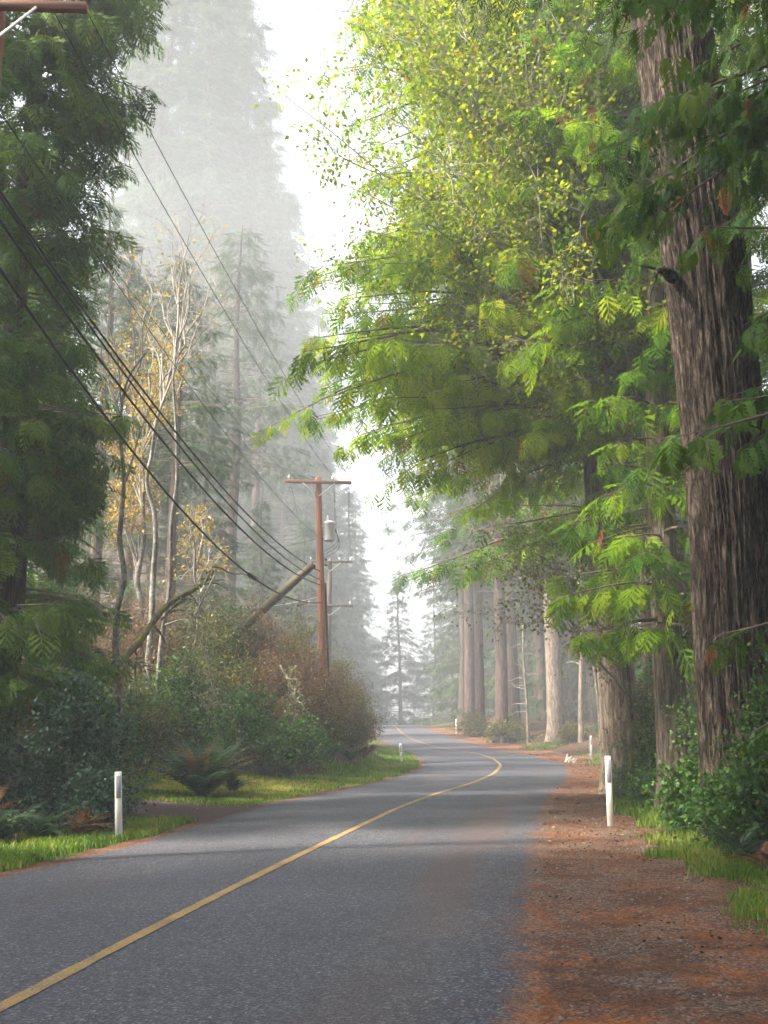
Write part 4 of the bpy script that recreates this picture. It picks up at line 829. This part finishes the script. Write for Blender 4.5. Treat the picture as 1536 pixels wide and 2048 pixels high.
rpost(238, 1680, 1543, (-.055, 0), 'white marker post leaning slightly, in the grass by the dark shrub at left', rot=.22)
rpost(803, 1528, 1487, (-.05, .02), 'small white marker post on the grass tip inside the bend', rot=0.)
rpost(1182, 1519, 1471, (.03, 0), 'white marker post among fallen leaves at the outside of the bend', rot=-.18)
rpost(913, 1467, 1438, (-.01, 0), 'smallest white marker post, by the forest trunks near the crest', rot=-.06)

# pale broken stubs by the trees
r = rng(17); o = W(1137, 1482, 46); o[2] = gz(o[0], 46); th = thing('bleached_stump', 'small cluster of bleached pale wood shards on the leafy edge by the bend', 'stump', tuple(o)); mb = MB()
for q in range(11):
    d = nrm(r.normal(0, .5, 3) + [0, 0, .9]); b = o + r.normal(0, .16, 3) * [1, 1, .1]; t = np.linspace(0, 1, 6)[:, None]; mb.add(*tubes(b + t * d * r.uniform(.14, .38), np.array([.06, .065, .06, .05, .04, .02]) * r.uniform(.6, 1.1), 7))
mb.build('shards', M['pale_wood'], th)

# ------------------------------------------------------------------ undergrowth, left
def at(px, d): return float(W(px, 1450, d)[0])
shrub('shrub', 'dark blue-green broadleaf shrub beside the leaning marker post', at(150, 18.4), 18.4, 1.25, 2.0, 1, 'leaf_blue', 120, .085, 7)
shrub('shrub', 'dark blue-green shrub at the left edge behind the low ferns', at(10, 18.5), 18.5, 1.2, 1.5, 2, 'leaf_blue', 70, .08, 7)
shrub('shrub', 'low shaded shrub right at the foot of the leaning post', at(205, 16.6), 16.6, .55, .7, 3, 'leaf_blue', 40, .07, 6)
shrub('shrub', 'mixed olive shrub under the dark left cedar', at(150, 23.5), 23.5, 1.6, 1.7, 4, 'leaf_olive', 80, .08, 5)
shrub('shrub', 'glossy green shrub behind the big sword fern', at(478, 30), 30, 1.55, 1.75, 5, 'leaf_green', 120, .10, 7)
shrub('shrub', 'green shrub just left of the glossy one, behind the lawn', at(360, 31), 31, 1.3, 1.9, 6, 'leaf_green', 80, .09, 6)
shrub('shrub', 'dull green shrub at the back corner of the lawn', at(270, 28.5), 28.5, 1.3, 1.5, 7, 'leaf_olive', 80, .085, 6)
shrub('shrub', 'leafy shrub left of the lawn under the alders', at(190, 27), 27, 1.4, 1.8, 8, 'leaf_green', 80, .09, 5)
shrub('shrub', 'rusty withered bracken bush at the left edge under the cedar', at(25, 21.5), 21.5, .95, 1.25, 9, 'leaf_brown', 70, .08, 6)
bank = [(300, 33, 1.6, 2.2, 'leaf_brown', 'bare brown thicket below the alders'), (250, 30.5, 1.4, 1.6, 'leaf_green', 'leafy bramble mound below the slim alder'), (395, 34, 1.5, 2.2, 'leaf_olive', 'olive thicket under the mossy trunk'),
        (450, 36, 1.4, 2.8, 'leaf_green', 'fresh green bush high on the bank left of the leaning log'), (520, 36, 1.5, 2.3, 'leaf_brown', 'brown leafless thicket under the leaning cut log'),
        (590, 38.5, 1.25, 2.9, 'leaf_olive', 'yellowing bush on top of the bank just left of the utility pole'), (545, 33.5, 1.3, 1.8, 'leaf_brown', 'reddish brush in the middle of the bank'), (612, 35.5, 1.2, 2.2, 'leaf_brown', 'brown brush wrapped round the foot of the utility pole'),
        (665, 38.5, .95, 2.2, 'leaf_brown', 'brown brush just right of the utility pole'), (695, 41, .9, 1.7, 'leaf_olive', 'olive brush on the right shoulder of the bank'), (715, 45, .9, 1.6, 'leaf_brown', 'brown brush at the right tip of the bank'),
        (700, 52, 1.1, 1.8, 'leaf_brown', 'misty brown brush behind the bank tip'), (640, 36.3, 1.0, 1.2, 'leaf_olive', 'low olive brush in front of the pole foot'), (430, 31.5, 1.2, 1.6, 'leaf_olive', 'tangled olive brush above the glossy shrub'), (670, 44, 1.2, 2.3, 'leaf_olive', 'brush behind the utility pole'),
        (225, 34, 1.6, 2.2, 'leaf_brown', 'dusky thicket between cedar and alders'), (560, 44, 1.8, 2.6, 'leaf_brown', 'hazy thicket behind the leaning log'), (480, 42, 1.8, 2.6, 'leaf_brown', 'hazy brown thicket at the foot of the bare fir'), (340, 42, 2.0, 2.6, 'leaf_brown', 'hazy thicket behind the alder stems'), (600, 32.3, .8, 1.0, 'leaf_green', 'low green bramble on the lower bank left of the pole')]
for k, (px, d, ra, h, lf, lab) in enumerate(bank):
    br = lf == 'leaf_brown'
    shrub('brush', lab, at(px, d), d, ra, h, 100 + k, lf, 110 if br else 90, .07 if br else .085, 4 if br else 5, stem='twig' if br else 'twig_dark', cat='shrub', wild=.5, group='brush covering the bank')
fern('sword_fern', 'large dark sword fern spreading on the lawn', at(408, 24.2), 24.2, 1.75, 1, 80, arch=.6, dead=.1)
fern('sword_fern', 'small sword fern on the right flank of the large lawn fern', at(468, 25.2), 25.2, .75, 2, 26)
for k, (px, d, ln, lf, lab) in enumerate(((610, 32.5, 1.0, 'fern', 'sword fern at the toe of the bank below the pole'), (655, 34.5, 1.15, 'fern', 'arching fern right below the utility pole foot'), (575, 30.5, .9, 'fern', 'fern between the glossy shrub and the bank'), (700, 38, .9, 'fern', 'fern low on the bank near its right end'), (725, 41, .8, 'fern_rust', 'rusty fern at the right end of the bank'), (530, 29.2, .8, 'fern', 'fern at the right foot of the glossy shrub'),
                                          (95, 15.4, .75, 'fern', 'drooping fern in front of the dark shrub'), (20, 15.2, .9, 'fern', 'fern low at the left edge by the verge'), (170, 15.9, .6, 'fern_rust', 'browning fern under the dark shrub'), (-30, 16.5, 1.0, 'fern_rust', 'rusty fern cut by the left edge'), (740, 46, .8, 'fern_rust', 'rusty fern on the tip of the bank'))):
    fern('fern', lab, at(px, d), d, ln, 20 + k, 30, lf)

# ------------------------------------------------------------------ undergrowth, right
for k, (px, d, ra, h, lf, ls, n, lab) in enumerate(((1275, 24.0, .5, .38, 'leaf_green', .07, 60, 'low green shrub behind the large right post'), (1318, 21.5, .6, .42, 'leaf_green', .075, 60, 'leafy green shrub right of the large post'), (1400, 16.2, .6, .8, 'leaf_green', .085, 70, 'dark leafy shrub at the foot of the slender cedar'),
        (1480, 13.8, .6, .75, 'leaf_green', .07, 130, 'dense dark shrub in front of the massive trunk'), (1545, 13.0, .7, 1.6, 'leaf_green', .07, 110, 'dark shrub at the right edge before the massive trunk'), (1490, 14.6, .5, .6, 'leaf_green', .08, 40, 'low green shrub above the grassy verge'), (1530, 15.8, 1.0, 2.2, 'leaf_green', .06, 90, 'tall huckleberry bush right of the massive trunk'),
        (1310, 26, .8, 1.7, 'leaf_olive', .07, 70, 'olive bush between the sunlit cedar and slender cedar'), (1222, 36, .42, 1.2, 'leaf_yellow', .085, 50, 'bright yellow-green bush beside the post at the bend'), (1285, 26.2, .5, 2.3, 'leaf_brown', .06, 60, 'brown withered ivy bush against the sunlit cedar foot'),
        (1440, 18.8, .8, 2.4, 'leaf_green', .065, 80, 'tall huckleberry bush between slender cedar and massive trunk'), (1330, 23, 1.0, 2.6, 'leaf_green', .07, 70, 'shaded bush behind the slender cedar'), (1450, 21, 1.3, 2.8, 'leaf_green', .07, 70, 'dark bush deep behind the massive trunk'), (1290, 31, .7, 1.6, 'leaf_green', .08, 60, 'green bush behind the sunlit cedar'), (1150, 60, 1.0, .7, 'leaf_olive', .1, 50, 'hazy olive bush behind the flared fir'), (1010, 66, 1.6, 1.2, 'leaf_olive', .12, 50, 'hazy low bush at the feet of the misty trunks'), (955, 72, 1.5, 1.2, 'leaf_olive', .12, 50, 'faint low bush by the smallest post'))):
    shrub('shrub', lab, at(px, d), d, ra, h, 200 + k, lf, n, ls, 6)
for k, (px, d, ln, lf, lab) in enumerate(((1470, 12.4, .7, 'fern', 'green fern at the right verge in front of the dark shrubs'), (1525, 11.6, .55, 'fern_rust', 'dry rusty fern at the right edge above the bright grass'), (1430, 15.2, .8, 'fern', 'fern in the shade left of the massive trunk'), (1240, 22.2, .5, 'fern', 'small fern just behind the large right post'), (1475, 13.2, .6, 'fern', 'fern deep in the shade before the massive trunk'))):
    fern('fern', lab, at(px, d), d, ln, 50 + k, 26, lf)

# ------------------------------------------------------------------ ground cover one cannot count
BL = (np.array([(-.055, 0, 0), (.055, 0, 0), (.04, 0, .55), (-.04, 0, .55), (0, 0, 1.)]), None)
def blades(n, xs, ys, hmin, hmax, seed, right=False, pick=0):
    r = rng(seed); x = r.uniform(*xs, n); y = r.uniform(*ys, n); mk_ = masks(x, y); gm = mk_[0] * (1 - .8 * mk_[1]); k = r.random(n) < gm * (.25 + .9 * smst(n2(x, y, .5, 2, 5), .3, .55)); x, y = x[k], y[k]; m = len(x)
    z = terrain(x, y) - .01; h = r.uniform(hmin, hmax, m) * (.6 + .8 * n2(x, y, .7, 2, 15)); a = r.uniform(0, 6.28, m); le = r.uniform(.1, .75, m); la = r.uniform(0, 6.28, m)
    wv = np.stack([np.cos(a), np.sin(a), 0 * a], -1); ld = np.stack([np.cos(la), np.sin(la), 0 * la], -1); o = np.stack([x, y, z], -1); wd = .0045 + .00025 * y
    mid = o + np.stack([0 * h, 0 * h, h * .6], -1) + ld * (h * le * .3)[:, None]; tip = o + np.stack([0 * h, 0 * h, h * (1 - le * .35)], -1) + ld * (h * le)[:, None]
    V = np.stack([o - wv * wd[:, None], o + wv * wd[:, None], mid + wv * wd[:, None] * .7, mid - wv * wd[:, None] * .7, tip], 1).reshape(-1, 3); b = np.arange(m)[:, None] * 5
    T = np.clip(np.repeat(r.normal(.48, .24, m) + (n2(x, y, .9, 2, 33) - .5) * .9, 5), 0, 1); return V, [b + np.array([0, 1, 2, 3]), b + np.array([3, 2, 4])], T
gb = MB()
for a in ((60000, (-7, -2.4), (10, 18.5), .05, .15, 1), (70000, (-12, -1), (21.5, 32), .05, .11, 2), (60000, (-3, 2.2), (30, 60), .07, .16, 3), (52000, (2.7, 6.5), (8, 16), .04, .17, 4), (30000, (3.3, 7), (16, 27), .07, .2, 5), (16000, (6, 12), (40, 70), .08, .2, 6)):
    V, F, T = blades(*a); gb.add(V, F, T)
gb = gb.build('grass', M['grass'], None, False); tag(gb, 'green grass along the verges and on the lawn', 'grass', kind='stuff')
def scatter(n, xs, ys, seed, fn):
    r = rng(seed); x = r.uniform(*xs, n); y = r.uniform(*ys, n); k = r.random(n) < fn(x, y); return r, x[k], y[k]
lt = MB()
def lits(n, xs, ys, seed, fn, s0, s1, lo=0., hi=1.):
    r, x, y = scatter(n, xs, ys, seed, fn); m = len(x); zb = np.where((x > xl(y) - .1) & (x < xr(y) + .1), zroad(y) + .03, terrain(x, y)); O = np.stack([x, y, zb + .012], -1); A = r.normal(0, 1, (m, 3)) * [1, 1, .12]; N = r.normal(0, .3, (m, 3)) + [0, 0, 1.]
    lt.add(*inst(TP_LEAF, O, A, N, r.uniform(s0, s1, m), r.uniform(lo, hi, m)))
inr = lambda x, y: ((x > xr(y) - .3) & (x < xsh(y) + .6)) * 1.
lits(2600, (.3, 5), (5.5, 16), 1, lambda x, y: inr(x, y) * .35, .012, .035, 0, .7)
lits(9000, (2, 9.5), (15, 55), 2, lambda x, y: np.where(y > 30, 1, .28) * ((x > xr(y) - .1) & (x < xsh(y) + 2.6)), .03, .10)
lits(6000, (-11, -1), (21, 33), 3, lambda x, y: (x < xl(y)) * .16, .03, .08, .2, 1)
lits(1200, (-5, 6), (6, 60), 4, lambda x, y: ((x > xl(y)) & (x < xr(y))) * .12 * (.2 + smst(np.minimum(x - xl(y), xr(y) - x), .9, .1)), .03, .07, .2, 1)
lits(24000, (-24, 24), (12, 75), 5, lambda x, y: ((x < xl(y) - 1) | (x > xsh(y) + .8)) * .5, .04, .11, 0, .9)
NEEDLE = (np.array([(0, -.035, 0), (1, -.02, .02), (1, .02, .02), (0, .035, 0)]), np.array([(0, 1, 2, 3)]))
r, x, y = scatter(60000, (-.5, 4.5), (5.6, 17), 21, lambda x, y: ((x > xr(y) - 1.2) & (x < xsh(y) + .5)) * smst(n2(x, y, .8, 3, 83), .42, .62) * smst(x - xr(y), -1.2, .3) * .8); m = len(x)
nd_ = MB().add(*inst(NEEDLE, np.stack([x, y, np.where(x < xr(y) + .15, zroad(y) + .012, terrain(x, y)) + .008], -1), r.normal(0, 1, (m, 3)) * [1, 1, .1], np.tile([0, 0, 1.], (m, 1)) + r.normal(0, .15, (m, 3)), r.uniform(.02, .06, m), r.uniform(.2, .8, m))).build('fallen_needles', M['litter']); tag(nd_, 'rust-coloured fallen needles drifted on the right shoulder', 'needle litter', kind='stuff')
gc = MB()
def cover(n, xs, ys, seed, fn, hmax, s0, s1):
    r, x, y = scatter(n, xs, ys, seed, fn); m = len(x); h = hmax * r.random(m) ** 1.4 * (.3 + 1.2 * n2(x, y, .8, 2, seed + 3)); O = np.stack([x, y, terrain(x, y) + .02 + h], -1); A = r.normal(0, 1, (m, 3)) * [1, 1, .4]; N = r.normal(0, .5, (m, 3)) + [0, 0, 1.]
    gc.add(*inst(TP_LEAF, O, A, N, r.uniform(s0, s1, m), np.clip(r.normal(.45, .2, m) + (n2(x, y, 1.2, 2, 12) - .5) * .6, 0, 1)))
cover(60000, (3.2, 11), (10, 40), 31, lambda x, y: smst(x - xsh(y), .9, 2.2) * smst(n2(x, y, 1.1, 2, 91), .38, .55), .26, .03, .075)
cover(9000, (2.8, 6), (9, 22), 32, lambda x, y: smst(x - xsh(y), .0, .6) * smst(n2(x, y, .5, 2, 93), .5, .62) * .5, .14, .02, .05)
cover(70000, (-14, .5), (11, 60), 33, lambda x, y: smst(xl(y) - x, 2., 3.4) * smst(n2(x, y, 1.3, 2, 95), .35, .5) * (1 - masks(x, y)[0]) * (1 - masks(x, y)[2]), .38, .04, .09)
gc = gc.build('ground_cover', M['leaf_green']); tag(gc, 'low leafy ground cover on the bank and forest floor', 'ground cover', kind='stuff')
lt = lt.build('fallen_leaves', M['litter'], None); tag(lt, 'fallen brown and yellow leaves littering the ground', 'leaf litter', kind='stuff')
SV = np.array([(1, 0, 0), (-1, 0, 0), (0, 1, 0), (0, -1, 0), (0, 0, .7), (0, 0, -.6), (.6, .6, .35), (-.6, -.5, .4)], float); SF = np.array([(4, 0, 6), (4, 6, 2), (6, 0, 2), (4, 2, 1), (4, 1, 7), (7, 1, 3), (4, 7, 3), (4, 3, 0), (5, 2, 0), (5, 1, 2), (5, 3, 1), (5, 0, 3)])
r, x, y = scatter(9000, (.5, 5), (5.4, 22), 9, lambda x, y: ((x > xr(y) - .15) & (x < xsh(y) + .3)) * (.25 + .75 * (n2(x, y, .6, 2, 71) > .5))); m = len(x)
V, F, T = inst((SV, SF), np.stack([x, y, np.where(x < xr(y) + .12, zroad(y) + .022, terrain(x, y)) + .003], -1), r.normal(0, 1, (m, 3)) * [1, 1, .2], r.normal(0, .3, (m, 3)) + [0, 0, 1], r.uniform(.004, .015, m) * np.where(r.random(m) < .04, 2., 1), r.random(m))
sb = MB().add(V, F, T).build('gravel', M['stone'], None); tag(sb, 'loose gravel scattered over the right shoulder', 'gravel', kind='stuff')
r, x, y = scatter(800, (.9, 4.5), (7.5, 22), 10, lambda x, y: ((x > xr(y) + .05) & (x < xsh(y) + .2)) * smst(n2(x, y, 1.1, 2, 73), .35, .6)); m = len(x)
V, F, T = inst((SV, SF), np.stack([x, y, terrain(x, y) + .004], -1), r.normal(0, 1, (m, 3)) * [1, 1, .2], r.normal(0, .3, (m, 3)) + [0, 0, 1], r.uniform(.008, .022, m), r.random(m))
M['clod'] = flat_mat('dark_soil', (.05, .028, .02), .95, .5, 20.)
sb = MB().add(V, F, T).build('soil_crumbs', M['clod'], None); tag(sb, 'dark damp crumbs of soil and bark on the right shoulder', 'soil crumbs', kind='stuff')

# ------------------------------------------------------------------ the mist
m, t, out = newmat('mist'); pv = nd(t, 'ShaderNodeVolumePrincipled'); pv.inputs['Color'].default_value = (.90, .94, 1., 1); pv.inputs['Density'].default_value = FOG; pv.inputs['Anisotropy'].default_value = 0.0
pv.inputs['Density Attribute'].default_value = ''; pv.inputs['Color Attribute'].default_value = ''; pv.inputs['Temperature Attribute'].default_value = ''
t.links.new(pv.outputs[0], out.inputs['Volume'])
x0, x1_, y0, y1_, z0, z1 = -215, 215, -65, 395, -12, 58
V = np.array([(x0, y0, z0), (x1_, y0, z0), (x1_, y1_, z0), (x0, y1_, z0), (x0, y0, z1), (x1_, y0, z1), (x1_, y1_, z1), (x0, y1_, z1)], float)
hz = mesh('haze', V, np.array([(3, 2, 1, 0), (4, 5, 6, 7), (0, 1, 5, 4), (1, 2, 6, 5), (2, 3, 7, 6), (3, 0, 4, 7)]), m); tag(hz, 'thin white morning mist filling the forest', 'mist', kind='stuff'); hz.display_type = 'WIRE'
